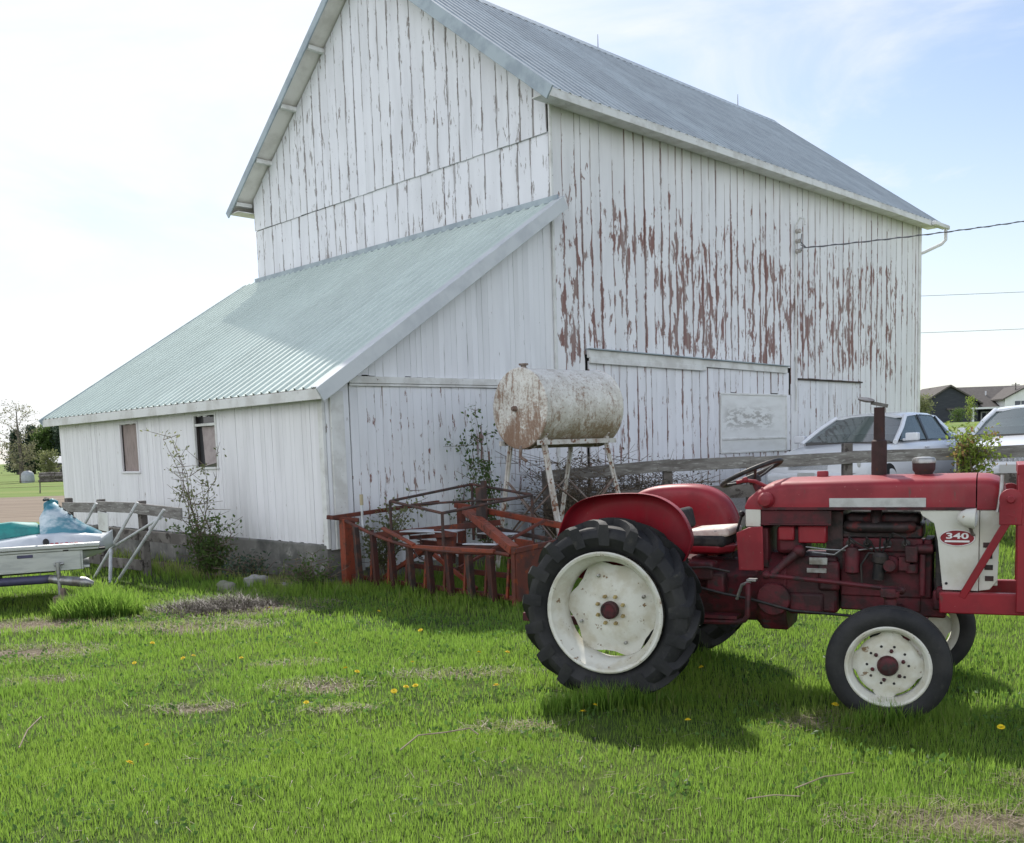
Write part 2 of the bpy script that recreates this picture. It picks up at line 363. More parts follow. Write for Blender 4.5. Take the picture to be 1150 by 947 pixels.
def lawn(y0, y1, dens, wid, hb):
    a = .60; area = a * (y1 ** 2 - y0 ** 2) + 1.2 * (y1 - y0); n = int(area * dens)
    y = np.sqrt(RNG.uniform(y0 ** 2, y1 ** 2, n)); x = RNG.uniform(-1, 1, n) * (a * y + .6)
    u, v = to_uv(x, y)
    ok = ~(((u > -4.36) & (v > -.03))) & (dirt_at(x, y) < RNG.uniform(.25, .95, n))
    ok &= ~((y > 14.9 - .12 * x) & (x > 1.5))
    dn = vnoise(x, y, 1.4, 2) * .6 + vnoise(x, y, 5, 5) * .4
    ok &= (dn > RNG.uniform(.0, .5, n))
    x = x[ok]; y = y[ok]; dn = dn[ok]; n = len(x)
    patch = vnoise(x, y, .55, 6) * .5 + vnoise(x, y, 2.3, 7) * .3 + RNG.uniform(0, .3, n)
    hgt = hb * RNG.uniform(.55, 1.15, n) * (.55 + .9 * dn)
    tall = np.zeros(n)
    for px, py in TREAD: tall = np.maximum(tall, np.exp(-((x - px) ** 2 + (y - py) ** 2) / .20))
    u, v = to_uv(x, y)
    tall = np.maximum(tall, sstep(-v, 4.2, 2.4) * sstep(u, -5.2, -4.0) * (u < 2.5) * 1.1)           # under the implement and the tank
    tall = np.maximum(tall, np.exp(-((u + 4.9) / .5) ** 2) * (v > -1.2) * .8)          # along the lean-to foundation
    tall = np.maximum(tall, np.exp(-((y - 13.9 + .1 * x) / .6) ** 2) * (x > 0) * .9)
    hgt = hgt * (1 + 1.8 * tall * RNG.uniform(.3, 1, n))
    hgt = hgt * np.where(RNG.uniform(0, 1, n) > .985, 1.7, 1)
    dry = np.where(dirt_at(x, y) > .12, .97, 0)
    return blades(x, y, hgt, wid * RNG.uniform(.7, 1.3, n), np.clip(np.maximum(patch, dry), 0, 1))
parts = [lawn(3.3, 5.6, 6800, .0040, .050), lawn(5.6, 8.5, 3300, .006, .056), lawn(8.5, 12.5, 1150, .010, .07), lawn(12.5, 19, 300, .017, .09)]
for px, py, n_, sx_, h_ in ((.60, 5.88, 1100, .34, .15), (2.10, 5.36, 700, .20, .12), (1.25, 7.15, 500, .3, .14), (2.75, 6.4, 400, .2, .12)):
    x_ = px + RNG.normal(0, sx_, n_); y_ = py + RNG.normal(0, .06, n_)
    parts.append(blades(x_, y_, h_ * RNG.uniform(.45, 1.1, n_) * np.exp(-((x_ - px) / (sx_ * 1.6)) ** 2) + .04, .006 * RNG.uniform(.7, 1.3, n_), RNG.uniform(.2, .6, n_)))
V = []; F = []; H = []; C = []; o = 0
for v_, f_, a_ in parts:
    V.append(v_); F.append(f_ + o); H.append(a_['h']); C.append(a_['c']); o += len(v_)
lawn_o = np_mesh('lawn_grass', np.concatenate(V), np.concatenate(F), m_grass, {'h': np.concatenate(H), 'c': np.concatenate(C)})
tag(lawn_o, kind='stuff')

# ------------------------------------------------------------------ barn
W, LL = 8.54, 13.67; SL = .78; EZ, RZ = 6.83, 10.48; OV, EV = .42, .41
m_paint_gable = siding_mat('peeling_paint_gable', (.81, .81, .85), .105, 4, 11, edge=.88, soil=.1, exposed=((.29, .255, .245), (.37, .35, .345)))
m_paint_side = siding_mat('peeling_paint_side', (.83, .825, .84), .195, 2.5, 6.5, edge=.92, soil=.25, near=(9.0, 13.5, .75), fx=8.0, fz=2.1)
m_paint_low = siding_mat('peeling_paint_lower', (.81, .81, .84), .11, .6, 3.6, edge=.8, soil=.5)
m_paint_ldoor = siding_mat('peeling_paint_lean_door', (.81, .815, .85), .10, .4, 3.2, edge=.5, soil=.5)
m_paint_lean = siding_mat('narrow_painted_boards', (.81, .815, .84), .035, .4, 3.2, edge=.35, soil=.5, exposed=((.19, .16, .135), (.26, .24, .22)), soil_h=1.1)
m_paint_front = siding_mat('clean_painted_boards', (.86, .845, .86), .05, -.3, 1.75, edge=.18, soil=.35, exposed=((.24, .16, .10), (.26, .2, .16)), soil_h=1.0)
m_trim = mat('white_trim_paint', (.73, .73, .71), (.58, .57, .54), .55, scale=3, c3=(.24, .2, .18), lo3=.66, hi3=.7, stretch=(1, 1, 1))
m_soffit = mat('soffit_boards', (.74, .71, .66), (.6, .57, .52), .7, scale=2)
m_backing = mat('dark_backing_boards', (.05, .042, .04), None, .9)
m_edge_metal = mat('weathered_trim_metal', (.36, .42, .45), (.27, .32, .36), .45, .25, scale=3)
def roof_mat(name, a, b, rough, metal, streak, rust):
    t = NT(name); v = t.obj(); f = t.sm(t.noise(t.scale(v, .8, .8, .8), 2.5, 6, .6), .35, .68)
    c = t.mix(f, a, b); x_, y_, z_ = t.xyz(v)
    pn = t.node('ShaderNodeTexWhiteNoise', {'W': t.math('FLOOR', t.math('MULTIPLY', x_ if streak[0] > 2 else y_, 1.09))}, noise_dimensions='1D').outputs[0]
    c = t.mix(t.math('MULTIPLY', pn, .35), c, rust)
    c = t.mix(t.math('MULTIPLY', t.sm(t.noise(t.scale(v, *streak), 1, 5, .65), .5, .72), .5), c, rust)
    return t.finish(t.bsdf(c, t.math('ADD', t.math('MULTIPLY', f, .15), rough), metal, t.bump(t.noise(v, 3, 3), .12, .01), .4))
m_roof = roof_mat('grey_blue_ribbed_roof', (.37, .42, .455), (.30, .345, .38), .6, .1, (6, 1.0, 1.0), (.21, .235, .26))
m_lroof = roof_mat('pale_green_ribbed_roof', (.60, .675, .63), (.54, .61, .57), .62, .02, (.7, 7, .7), (.46, .52, .485))
m_concrete = mat('stained_concrete', (.23, .22, .20), (.10, .10, .09), .9, scale=1.6, lo=.38, hi=.6, bump=.6, bscale=25, c3=(.33, .32, .29), s3=5, lo3=.55, hi3=.7)
m_iron = mat('dark_iron', (.045, .04, .04), (.11, .06, .04), .6, .5, scale=12)
m_wire = mat('wire_insulation', (.04, .04, .042), None, .6, bump=0)
barn = thing('barn', 'tall white barn with peeling board siding, grey metal roof and green roofed lean-to', 'barn', (BC[0], BC[1], 0), BA)

def boards(mb, s0, s1, wr, place, zb, zt, depth=.024, jit=.006, gap=.009, rag=.02):
    """place(s, d, z) -> local point; d is outward"""
    if mb.at is None: mb.at = {'sz': [], 'bb': []}
    s = s0; k = 0
    while s < s1 - .02:
        wd = random.uniform(*wr); e = min(s + wd, s1)
        if s1 - e < wr[0] * .6: e = s1
        rnd = random.random(); d1 = depth + random.uniform(-jit, jit); d1b = d1 + random.uniform(-.003, .003)
        a, b = s + gap / 2, e - gap / 2
        za, zbb = zt(a), zt(b); lo_a = zb(a) + random.uniform(-rag, rag); ns = 1
        vs = []
        for (ss, bf, dd) in ((a, 0, d1), (b, 1, d1b)):
            for zz in (zb(ss) + (lo_a - zb(a)), zt(ss)):
                for d in (0.0, dd):
                    vs.append(place(ss, d, zz)); mb.at['sz'].append((ss, zz, rnd)); mb.at['bb'].append((bf, e - s, rnd))
        # order: a:(lo,0)(lo,d)(hi,0)(hi,d) b:...
        mb.add(vs, [(1, 5, 7, 3), (0, 1, 3, 2), (5, 4, 6, 7), (0, 4, 5, 1), (3, 7, 6, 2)])
        s = e
    return mb
gable_top = lambda v: EZ + SL * (min(v, W - v) + EV) - .10
pl_gable = lambda s, d, z: (-d, s, z)
pl_side = lambda s, d, z: (s, -d, z)
# gable end, upper boards stand proud of the lower ones
mb = MB(); boards(mb, .0, W, (.24, .34), lambda s, d, z: (-d - .03, s, z), lambda s: 6.38 + .004 * s, gable_top, rag=.007)
mb.build('gable_siding', m_paint_gable, barn, smooth=0)
mb = MB(); boards(mb, .0, W, (.26, .40), pl_gable, lambda s: 5.1, lambda s: 6.40)
mb.build('gable_lower_siding', m_paint_gable, barn, smooth=0)
# long side: sheathing above the doors, doors below, plain boards beyond
g_at = lambda s: gz(*bw(s, -.1)[:2])
mb = MB()
boards(mb, 0, .70, (.2, .32), pl_side, lambda s: .1, lambda s: 6.92)
boards(mb, .70, 7.22, (.2, .33), pl_side, lambda s: 3.07, lambda s: 6.92)
boards(mb, 7.22, 7.52, (.28, .3), lambda s, d, z: (s, -d - .012, z), lambda s: g_at(s), lambda s: 6.0)
boards(mb, 7.22, 7.52, (.28, .3), pl_side, lambda s: 6.01, lambda s: 6.92)
boards(mb, 7.52, 10.42, (.2, .33), lambda s, d, z: (s, -d - .004, z), lambda s: 2.88, lambda s: 6.92)
boards(mb, 10.42, LL, (.2, .33), pl_side, lambda s: g_at(s) + .05, lambda s: 6.92)
mb.build('side_siding', m_paint_side, barn, smooth=0)
mb = MB(); boards(mb, 7.53, 10.41, (.2, .33), lambda s, d, z: (s, -d + .012, z), lambda s: g_at(s) + .05, lambda s: 2.85)
mb.build('hinged_door', m_paint_low, barn, smooth=0)
mb = MB(); boards(mb, .74, 4.5, (.16, .3), lambda s, d, z: (s, -d - .03, z), lambda s: .22, lambda s: 2.98, jit=.008)
boards(mb, 4.5, 7.1, (.16, .28), lambda s, d, z: (s, -d - .03, z), lambda s: 2.54, lambda s: 2.98)
boards(mb, 4.5, 7.1, (.2, .28), lambda s, d, z: (s, -d - .03, z), lambda s: .5, lambda s: 1.38)
boards(mb, 6.98, 7.16, (.18, .2), lambda s, d, z: (s, -d - .031, z), lambda s: 1.40, lambda s: 2.53)
door = mb.build('sliding_door', m_paint_low, barn, smooth=0)
t = NT('peeled_door_panel'); v = t.obj(); sx_, sy_, sz_ = t.xyz(v)
f = t.math('MULTIPLY', t.sm(t.noise(t.scale(v, 2.2, 1, 7), 1.6, 7, .7), .47, .53), t.math('MULTIPLY', t.sm(sz_, 1.75, 2.0), t.sm(sz_, 2.1, 2.35, 1, 0)))
f = t.math('MULTIPLY', f, t.math('MULTIPLY', t.sm(sx_, 4.5, 4.9), t.sm(sx_, 6.2, 6.6, 1, 0)))
cpan = t.mix(t.sm(t.noise(t.scale(v, 1, 1, 3), 2, 5), .4, .7), (.76, .765, .75), (.68, .68, .66))
cpan = t.mix(f, cpan, (.42, .41, .385))
m_panel = t.finish(t.bsdf(cpan, .6, 0, t.bump(f, .4, .004)))
mb = MB().box((5.74, -.045, 1.96), (2.44, .03, 1.12))
mb.build('door_panel', m_panel, door, bevel=.004)
mb = MB()
for a, b in (((4.53, -.066, 1.40), (6.97, -.066, 1.40)), ((4.53, -.066, 2.52), (6.97, -.066, 2.52)), ((4.535, -.066, 1.43), (4.535, -.066, 2.49)), ((6.965, -.066, 1.43), (6.965, -.066, 2.49)), ((4.56, -.068, 1.66), (6.94, -.068, 1.66))):
    mb.bar(a, b, .035, .022, (0, -1, 0))
mb.build('panel_moulding', m_trim, door, bevel=.003)
mb = MB().bar((.70, -.085, 3.09), (6.95, -.085, 3.03), .055, .13, (0, 0, 1)).bar((.72, -.10, 2.985), (4.0, -.10, 2.965), .04, .09, (0, 0, 1))
mb.build('door_track', m_trim, barn, bevel=.005)
mb = MB().bar((.68, -.11, 3.165), (6.98, -.11, 3.105), .12, .016, (0, 0, 1))
mb.build('track_flashing', m_edge_metal, barn)
mb = MB().bar((7.5, -.05, 2.87), (10.43, -.05, 2.865), .05, .03, (0, 0, 1))
mb.build('door_lintel', m_iron, barn)
# backing (keeps the gaps dark) and the two walls away from the camera
mb = MB(); g = [(0, 0), (W, 0), (W, EZ + SL * EV - .12), (W / 2, RZ - .14), (0, EZ + SL * EV - .12)]
mb.prism([(p[0], p[1]) for p in g], .02, .05, 'x')
mb.box((LL / 2, .035, 3.5), (LL - .2, .03, 7.0))
mb.build('wall_sheathing', m_backing, barn, smooth=0)
mb = MB(); boards(mb, 0, W, (.24, .34), lambda s, d, z: (LL + d, s, z), lambda s: 0, gable_top)
boards(mb, 0, LL, (.24, .34), lambda s, d, z: (s, W + d, z), lambda s: 0, lambda s: 6.92)
mb.build('rear_siding', m_paint_gable, barn, smooth=0)
# corner boards
MB().box((-.02, -.048, 3.46), (.05, .035, 6.9)).build('corner_trim', m_trim, barn, bevel=.004)
MB().box((LL - .04, -.045, 3.6), (.13, .03, 6.6)).build('corner_trim', m_trim, barn, bevel=.004)
# roof: ribbed sheets on a thin deck
def ribbed(mb, p_lo, p_hi, along, length, nrm, pitch, rib, hgt):
    p_lo, p_hi, along, nrm = Vector(p_lo), Vector(p_hi), Vector(along), Vector(nrm)
    prof = []; s = 0.0
    while s < length - pitch * .5:
        prof += [(s, 0), (s + pitch - rib, 0), (s + pitch - rib * .75, hgt), (s + pitch - rib * .25, hgt)]; s += pitch
    prof.append((length, 0))
    vs = []
    for a, h_ in prof:
        vs += [p_lo + along * a + nrm * h_, p_hi + along * a + nrm * h_]
    mb.add(vs, [(2 * i, 2 * i + 2, 2 * i + 3, 2 * i + 1) for i in range(len(prof) - 1)])
mb = MB(); LR = LL + 2 * OV; nn = Vector((0, -SL, 1)).normalized()
ribbed(mb, (-OV, -EV - .03, EZ + .02 - .03 * SL), (-OV, W / 2, RZ + .02), (1, 0, 0), LR, nn, .23, .07, .022)
nn2 = Vector((0, SL, 1)).normalized()
ribbed(mb, (-OV, W + EV + .03, EZ + .02 - .03 * SL), (-OV, W / 2, RZ + .02), (1, 0, 0), LR, nn2, .23, .07, .022)
mb.build('roof', m_roof, barn, smooth=0, fix=False)
mb = MB()
for sg in (0, 1):
    ye, yr = (-EV, W / 2) if sg == 0 else (W + EV, W / 2)
    poly = [(ye, EZ + .004), (yr, RZ + .004), (yr, RZ - .05), (ye, EZ - .045)]
    mb.prism(poly, -OV + .012, LL + OV - .012, 'x')
mb.build('roof_deck', m_soffit, barn, smooth=0)
mb = MB().prism([(W / 2 - .22, RZ - .13), (W / 2, RZ + .065), (W / 2 + .22, RZ - .13), (W / 2, RZ + .045)], -OV, LL + OV, 'x')
mb.build('ridge_cap', m_edge_metal, barn)
for sg in (0, 1):
    ye = -EV - .03 if sg == 0 else W + EV + .03
    mb = MB().bar((-OV - .012, ye, EZ - .07), (-OV - .012, W / 2, RZ - .04), .028, .20 if sg == 0 else .15, (0, 0, 1))
    mb.build('rake_trim', m_edge_metal, barn, bevel=.004)
mb = MB().bar((-OV, -EV - .015, EZ - .05), (LL + OV, -EV - .015, EZ - .05), .025, .13).box((LL / 2, -EV / 2 - .02, EZ - .045), (LL + .8, EV - .04, .02))
mb.build('eave_fascia', m_trim, barn, bevel=.003)
mb = MB().box((LL / 2, W + EV / 2 + .02, EZ - .045), (LL + .8, EV - .04, .02)); mb.build('rear_soffit', m_trim, barn)
for k, tt in enumerate((.06, .25, .47, .69, .9)):
    yy = W + EV - tt * (W / 2 + EV); zz = EZ + SL * (W + EV - yy) - .10
    MB().bar((-OV + .02, yy, zz), (-.03, yy, zz), .10, .08).build('lookout', m_trim, barn, bevel=.004)
    yy = -EV + tt * (W / 2 + EV)
    MB().bar((-OV + .02, yy, zz), (-.03, yy, zz), .10, .08).build('lookout', m_trim, barn, bevel=.004)
gut = [(LL + OV - .02, -EV - .09, EZ - .10)]
mb = MB().bar((LL - .35, -EV - .09, EZ - .06), (LL + OV + .12, -EV - .09, EZ - .07), .11, .1)
mb.build('gutter', m_trim, barn, bevel=.02)
mb = MB().tube([(LL + OV - .02, -EV - .09, EZ - .08), (LL + OV - .02, -EV - .09, EZ - .38), (LL + OV - .1, -EV - .02, EZ - .48), (LL + .06, -.1, EZ - .66), (LL + .03, -.03, EZ - .68)], .04, 10)
mb.build('downspout', m_trim, barn)
# electric service head: bracket and insulators on the vertical board
mb = MB().tube([(7.37, -.09, 6.0), (7.37, -.16, 6.12), (7.37, -.26, 6.08), (7.37, -.28, 5.96)], .022, 8).tube([(7.37, -.07, 6.0), (7.37, -.07, 2.2)], .018, 8)
mb.build('service_conduit', m_trim, barn)
m_porc = mat('porcelain', (.50, .47, .43), (.30, .26, .23), .35, scale=20)
for zz in (5.86, 5.66, 5.46):
    MB().lathe([(.012, 0), (.045, .02), (.05, .05), (.03, .07), (.045, .09), (.04, .12), (.01, .13)], (7.37, -.055, zz), (0, -1, 0), 14).build('insulator', m_porc, barn)
# lightning rods on the ridge
for uu in (6.4, 12.2):
    MB().tube([(uu, W / 2, RZ), (uu, W / 2, RZ + .34)], [.010, .005], 6).build('lightning_rod', m_iron, barn)

# ------------------------------------------------------------------ lean-to (part of the barn)
LD, LW = 4.31, 8.78; LS = (5.3426 - 2.4315) / 4.504; OE, ORR = .19, .27
lz = lambda u: 5.3426 + LS * u
mb = MB(); boards(mb, 0, LW, (.085, .10), lambda s, d, z: (-LD - d, s, z), lambda s: .47, lambda s: 2.43, depth=.02, jit=.0025, gap=.003)
mb2 = MB()
holes = [(5.38, 6.03, 1.44, 2.23), (2.75, 3.38, 1.49, 2.25)]
def boards_holes(s0, s1):
    mb = MB(); mb.at = {'sz': [], 'bb': []}; s = s0
    cuts = sorted([s0, s1] + [h[0] for h in holes] + [h[1] for h in holes])
    for a, b in zip(cuts[:-1], cuts[1:]):
        hole = [h for h in holes if abs(h[0] - a) < 1e-6]
        pl = lambda s, d, z: (-LD - d, s, z)
        if hole:
            boards(mb, a, b, (.085, .10), pl, lambda s: .47, lambda s: hole[0][2], .02, .0025, .003)
            boards(mb, a, b, (.085, .10), pl, lambda s: hole[0][3], lambda s: 2.43, .02, .0025, .003)
        else: boards(mb, a, b, (.085, .10), pl, lambda s: .47, lambda s: 2.43, .02, .0025, .003)
    return mb
boards_holes(0, LW).build('lean_to_front_siding', m_paint_front, barn, smooth=0)
mb = MB(); mb.at = {'sz': [], 'bb': []}
boards(mb, -LD, -3.94, (.18, .2), pl_side, lambda s: .42, lambda s: lz(s) - .10)
boards(mb, -3.94, 0, (.09, .13), pl_side, lambda s: 2.62, lambda s: lz(s) - .10, .022, .003, .003)
mb.build('lean_to_side_siding', m_paint_lean, barn, smooth=0)
mb = MB(); boards(mb, -3.93, -.02, (.09, .16), lambda s, d, z: (s, -d - .002, z), lambda s: .12, lambda s: 2.50, .022, .004, .004)
mb.build('lean_to_door', m_paint_ldoor, barn, smooth=0)
mb = MB().bar((-3.94, -.045, 2.565), (-.01, -.045, 2.60), .04, .09).bar((-3.94, -.05, 2.50), (-.01, -.05, 2.535), .015, .03)
mb.build('lean_to_door_rail', m_trim, barn, bevel=.004)
MB().box((-LD + .16, -.045, 1.42), (.2, .035, 2.0)).build('lean_to_corner_trim', m_trim, barn, bevel=.004)
MB().box((-LD - .03, .02, 1.42), (.045, .10, 1.98)).build('lean_to_corner_trim', m_trim, barn, bevel=.004)
mb = MB().prism([(-LD, .3), (0, .3), (0, lz(0) - .1), (-LD, lz(-LD) - .1)], .015, .04, 'y')
mb.prism([(-LD, .3), (0, .3), (0, lz(0) - .1), (-LD, lz(-LD) - .1)], LW - .04, LW - .01, 'y')
for a, b in ((0, 2.75), (3.38, 5.38), (6.03, LW)): mb.box((-LD + .025, (a + b) / 2, 1.4), (.03, b - a, 2.0))
for h_ in holes: mb.box((-LD + .3, (h_[0] + h_[1]) / 2, 1.8), (.02, .9, 1.2))
mb.build('lean_to_sheathing', m_backing, barn, smooth=0)
mb = MB().box((-LD + .06, LW / 2, .08), (.24, LW - .02, .80)).box((-LD / 2 + .1, .10, .06), (LD - .3, .2, .76))
mb.build('foundation', m_concrete, barn, bevel=.02)
mb = MB(); pe = Vector((-LD - OE - .02, -ORR, lz(-LD - OE - .02) + .02))
ribbed(mb, pe, (-.03, -ORR, lz(-.03) + .02), (0, 1, 0), LW + 2 * ORR, Vector((-LS, 0, 1)).normalized(), .20, .055, .026)
mb.build('lean_to_roof', m_lroof, barn, smooth=0, fix=False)
mb = MB().prism([(-LD - OE, lz(-LD - OE) + .004), (-.03, lz(-.03) + .004), (-.03, lz(-.03) - .05), (-LD - OE, lz(-LD - OE) - .05)], -ORR + .015, LW + ORR - .015, 'y')
mb.build('lean_to_roof_deck', m_soffit, barn, smooth=0)
m_rake = mat('grey_white_trim', (.60, .62, .63), (.5, .52, .54), .5, .1, scale=2)
e0 = Vector((-LD - OE - .05, -ORR - .012, lz(-LD - OE - .05) - .055)); e1 = Vector((.02, -ORR - .012, lz(.02) - .055))
MB().bar(e0, e1, .028, .19).bar(e0 + Vector((0, .09, .098)), e1 + Vector((0, .09, .098)), .2, .012).build('lean_to_rake_trim', m_rake, barn, bevel=.005)
e0 = Vector((-LD - OE - .05, LW + ORR + .012, lz(-LD - OE - .05) - .05)); e1 = Vector((0, LW + ORR + .012, lz(0) - .05))
MB().bar(e0, e1, .028, .17).build('lean_to_rake_trim', m_edge_metal, barn, bevel=.005)
MB().box((-LD - OE - .016, LW / 2, lz(-LD - OE) - .07), (.028, LW + 2 * ORR, .13)).box((-LD - OE / 2, LW / 2, lz(-LD - OE) - .075), (OE, LW + 2 * ORR - .04, .016)).build('lean_to_eave_fascia', m_trim, barn, bevel=.004)
# flashing where the lean-to roof meets the gable
MB().bar((-.05, -.2, lz(-.04) + .06), (-.05, W + .1, lz(-.04) + .06), .03, .09).build('roof_flashing', m_edge_metal, barn)
# windows of the lean-to
m_ply = mat('weathered_plywood', (.34, .27, .25), (.25, .2, .185), .8, scale=4, stretch=(1, 6, 1), c3=(.42, .36, .34), lo3=.6, hi3=.66)
m_dark = mat('dark_interior', (.02, .019, .018), None, .9, bump=0)
m_pane = NT('dusty_glass'); m_pane = m_pane.finish(m_pane.bsdf((.05, .05, .052), .08, 0, None, .6))
m_cloth = mat('pale_blind', (.42, .36, .35), (.33, .28, .27), .8, scale=8)
for k, (v0, v1, z0, z1) in enumerate(holes):
    mb = MB(); xx = -LD - .022
    for a, b in (((xx, v0 - .015, z0), (xx, v0 - .015, z1)), ((xx, v1 + .015, z0), (xx, v1 + .015, z1)), ((xx, v0 - .03, z1 + .015), (xx, v1 + .03, z1 + .015)), ((xx - .012, v0 - .04, z0 - .016), (xx - .012, v1 + .04, z0 - .016))):
        mb.bar(a, b, .035, .03, (-1, 0, 0))
    fr = mb.build('window', m_paint_front if k == 0 else m_trim, barn, bevel=.004)
    vm, vw = (v0 + v1) / 2, v1 - v0
    if k == 0:
        MB().box((-LD + .03, vm, (z0 + z1) / 2), (.02, vw, z1 - z0)).build('window_board', m_ply, fr); fr['label'] = 'window closed with a weathered plywood board'
    else:
        MB().box((-LD + .05, vm, (z0 + z1) / 2), (.012, vw, z1 - z0)).build('pane', m_pane, fr)
        MB().bar((-LD - .005, v0, 2.115), (-LD - .005, v1, 2.115), .04, .04, (-1, 0, 0)).build('glazing_bar', m_trim, fr, bevel=.003)
        MB().prism([(v0 + .0, z0 + .08), (v1 - .16, z0 + .02), (v1 - .12, 2.09), (v0 + .0, 2.09)], -LD + .032, -LD + .042, 'x').build('blind', m_cloth, fr)
        fr['label'] = 'open dark window with a pale blind behind the glass'
# ------------------------------------------------------------------ tractor  (x forward, y left, z up; the camera sees its right side, -y)
def red_paint():
    t = NT('faded_toplit_red_paint'); v = t.obj(); n_ = t.node('ShaderNodeNewGeometry').outputs['Normal']; nx_, ny_, nz_ = t.xyz(n_)
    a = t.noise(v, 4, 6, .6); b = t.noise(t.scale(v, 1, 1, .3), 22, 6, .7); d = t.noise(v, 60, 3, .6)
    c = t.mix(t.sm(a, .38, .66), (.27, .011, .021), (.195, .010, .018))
    c = t.mix(t.math('MULTIPLY', t.sm(nz_, .35, .95), t.sm(a, .25, .7, .2, .6)), c, (.40, .10, .10))  # up-facing faces painted pinker: light from above put into the faded red
    c = t.mix(t.math('MULTIPLY', t.sm(b, .62, .70), .7), c, (.10, .045, .035))
    c = t.mix(t.math('MULTIPLY', t.sm(d, .70, .74), .6), c, (.42, .20, .18))
    c = t.mix(t.math('MULTIPLY', t.sm(t.noise(t.scale(v, 1.2, 1.2, .4), 8, 5, .6), .52, .78), .25), c, (.16, .08, .07))
    return t.finish(t.bsdf(c, t.math('ADD', .38, t.math('MULTIPLY', t.sm(a, .3, .7), .25)), 0, t.bump(t.math('ADD', t.noise(v, 3, 2), t.math('MULTIPLY', d, .08)), .12, .01), .4, coat=.08))
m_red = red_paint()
m_red2 = mat('grimy_red_castings', (.10, .012, .018), (.035, .012, .013), .6, .1, scale=7, lo=.4, hi=.62, c3=(.04, .03, .028), s3=10, lo3=.56, hi3=.66, bump=.4)
m_white = mat('cream_white_paint', (.60, .59, .53), (.50, .48, .40), .42, 0, scale=5, c3=(.30, .22, .14), s3=16, lo3=.66, hi3=.70, bump=.08)
m_rim = mat('white_wheel_paint', (.64, .63, .57), (.52, .49, .40), .5, 0, scale=7, c3=(.20, .13, .07), s3=18, lo3=.62, hi3=.68, bump=.15)
m_tyre = mat('dusty_tyre_rubber', (.012, .012, .0135), (.028, .027, .027), .7, 0, scale=5, lo=.4, hi=.7, bump=.35, bscale=60, c3=(.055, .052, .046), s3=9, lo3=.58, hi3=.74)
m_black = mat('black_iron_parts', (.018, .018, .019), (.05, .04, .035), .55, .2, scale=14)
m_grease = mat('oily_engine_metal', (.055, .03, .03), (.022, .018, .018), .5, .35, scale=12, lo=.4, hi=.6, c3=(.13, .03, .03), s3=8, lo3=.55, hi3=.62, bump=.5)
m_steel = mat('dull_bare_steel', (.36, .36, .35), (.2, .18, .16), .4, .7, scale=10)
m_strip = mat('silver_name_strip', (.48, .48, .47), (.38, .37, .36), .4, .35, scale=12)
m_lens = mat('lamp_lens_glass', (.55, .57, .6), None, .08, .2, bump=0)
m_cushion = mat('worn_cream_vinyl', (.72, .66, .58), (.55, .42, .36), .6, scale=8, c3=(.06, .05, .05), s3=7, lo3=.6, hi3=.66)
m_foam = mat('torn_black_seat_foam', (.02, .02, .022), (.045, .042, .04), .9, scale=20, bump=.7)
m_rust = mat('rusted_exhaust', (.062, .036, .035), (.045, .028, .026), .75, .3, scale=9, c3=(.10, .05, .035), s3=16, lo3=.60, hi3=.66, bump=.4)
m_brass = mat('brass_yellow_bolts', (.42, .33, .14), (.3, .22, .1), .5, .2, scale=20)
TA = R(-27)
m_flap = mat('sooty_grey_steel', (.16, .155, .15), (.09, .075, .065), .5, .5, scale=12)
trac = thing('tractor', 'red and white vintage farm tractor with 340 badge parked on the lawn', 'tractor', (.95, 6.75, 0), TA)
def TP(name, mb, m, par=None, bevel=0.0, **k): return mb.build(name, m, par if par is not None else trac, bevel, **k)

def lug_tyre(mb, r, wd, r_in, n_lug, lug_h, o, sgn):
    """traction tyre about the y axis at o; sgn = outward side"""
    hw = wd / 2; o = Vector(o)
    prof = [(r_in, -hw * .62), (r_in + .03, -hw * .80), (r_in + (r - r_in) * .45, -hw), (r - lug_h - .04, -hw * .97), (r - lug_h - .008, -hw * .78), (r - lug_h, -hw * .4), (r - lug_h + .004, 0)]
    prof = prof + [(a, -b) for a, b in reversed(prof[:-1])]
    mb.lathe(prof, o, (0, 1, 0), 72, cap=False)
    mb.lathe([(r_in, -hw * .62), (r_in - .012, 0), (r_in, hw * .62)], o, (0, 1, 0), 72, cap=False)
    for k in range(n_lug):
        for side in (-1, 1):
            a0 = 2 * math.pi * (k + (.5 if side > 0 else 0)) / n_lug
            rings = []
            # from the centre line out to the shoulder and a little down the side wall
            for f, (lat, rr, da, th, hh) in enumerate([(.02, r - lug_h, 0, .050, lug_h), (.25, r - lug_h, .085, .050, lug_h), (.55, r - lug_h - .004, .19, .056, lug_h * 1.0), (.82, r - lug_h - .012, .27, .066, lug_h * .98), (.985, r - lug_h - .035, .31, .078, lug_h * .85), (1.01, r - lug_h - .085, .325, .074, lug_h * .25)]):
                a = a0 - da; y = side * hw * lat
                dth = th / r
                if f < 4: b0, b1 = rr - .006, rr + hh
                elif f == 4: b0, b1 = rr - .02, rr + hh + .012
                else: b0, b1 = rr - .03, rr + hh + .02
                q = []
                for (rad, ang) in ((b0, a - dth * .62), (b1, a - dth * .38), (b1, a + dth * .38), (b0, a + dth * .62)):
                    q.append(o + Vector((rad * math.cos(ang), y, rad * math.sin(ang))))
                rings.append(q)
            mb.loft(rings)
    return mb
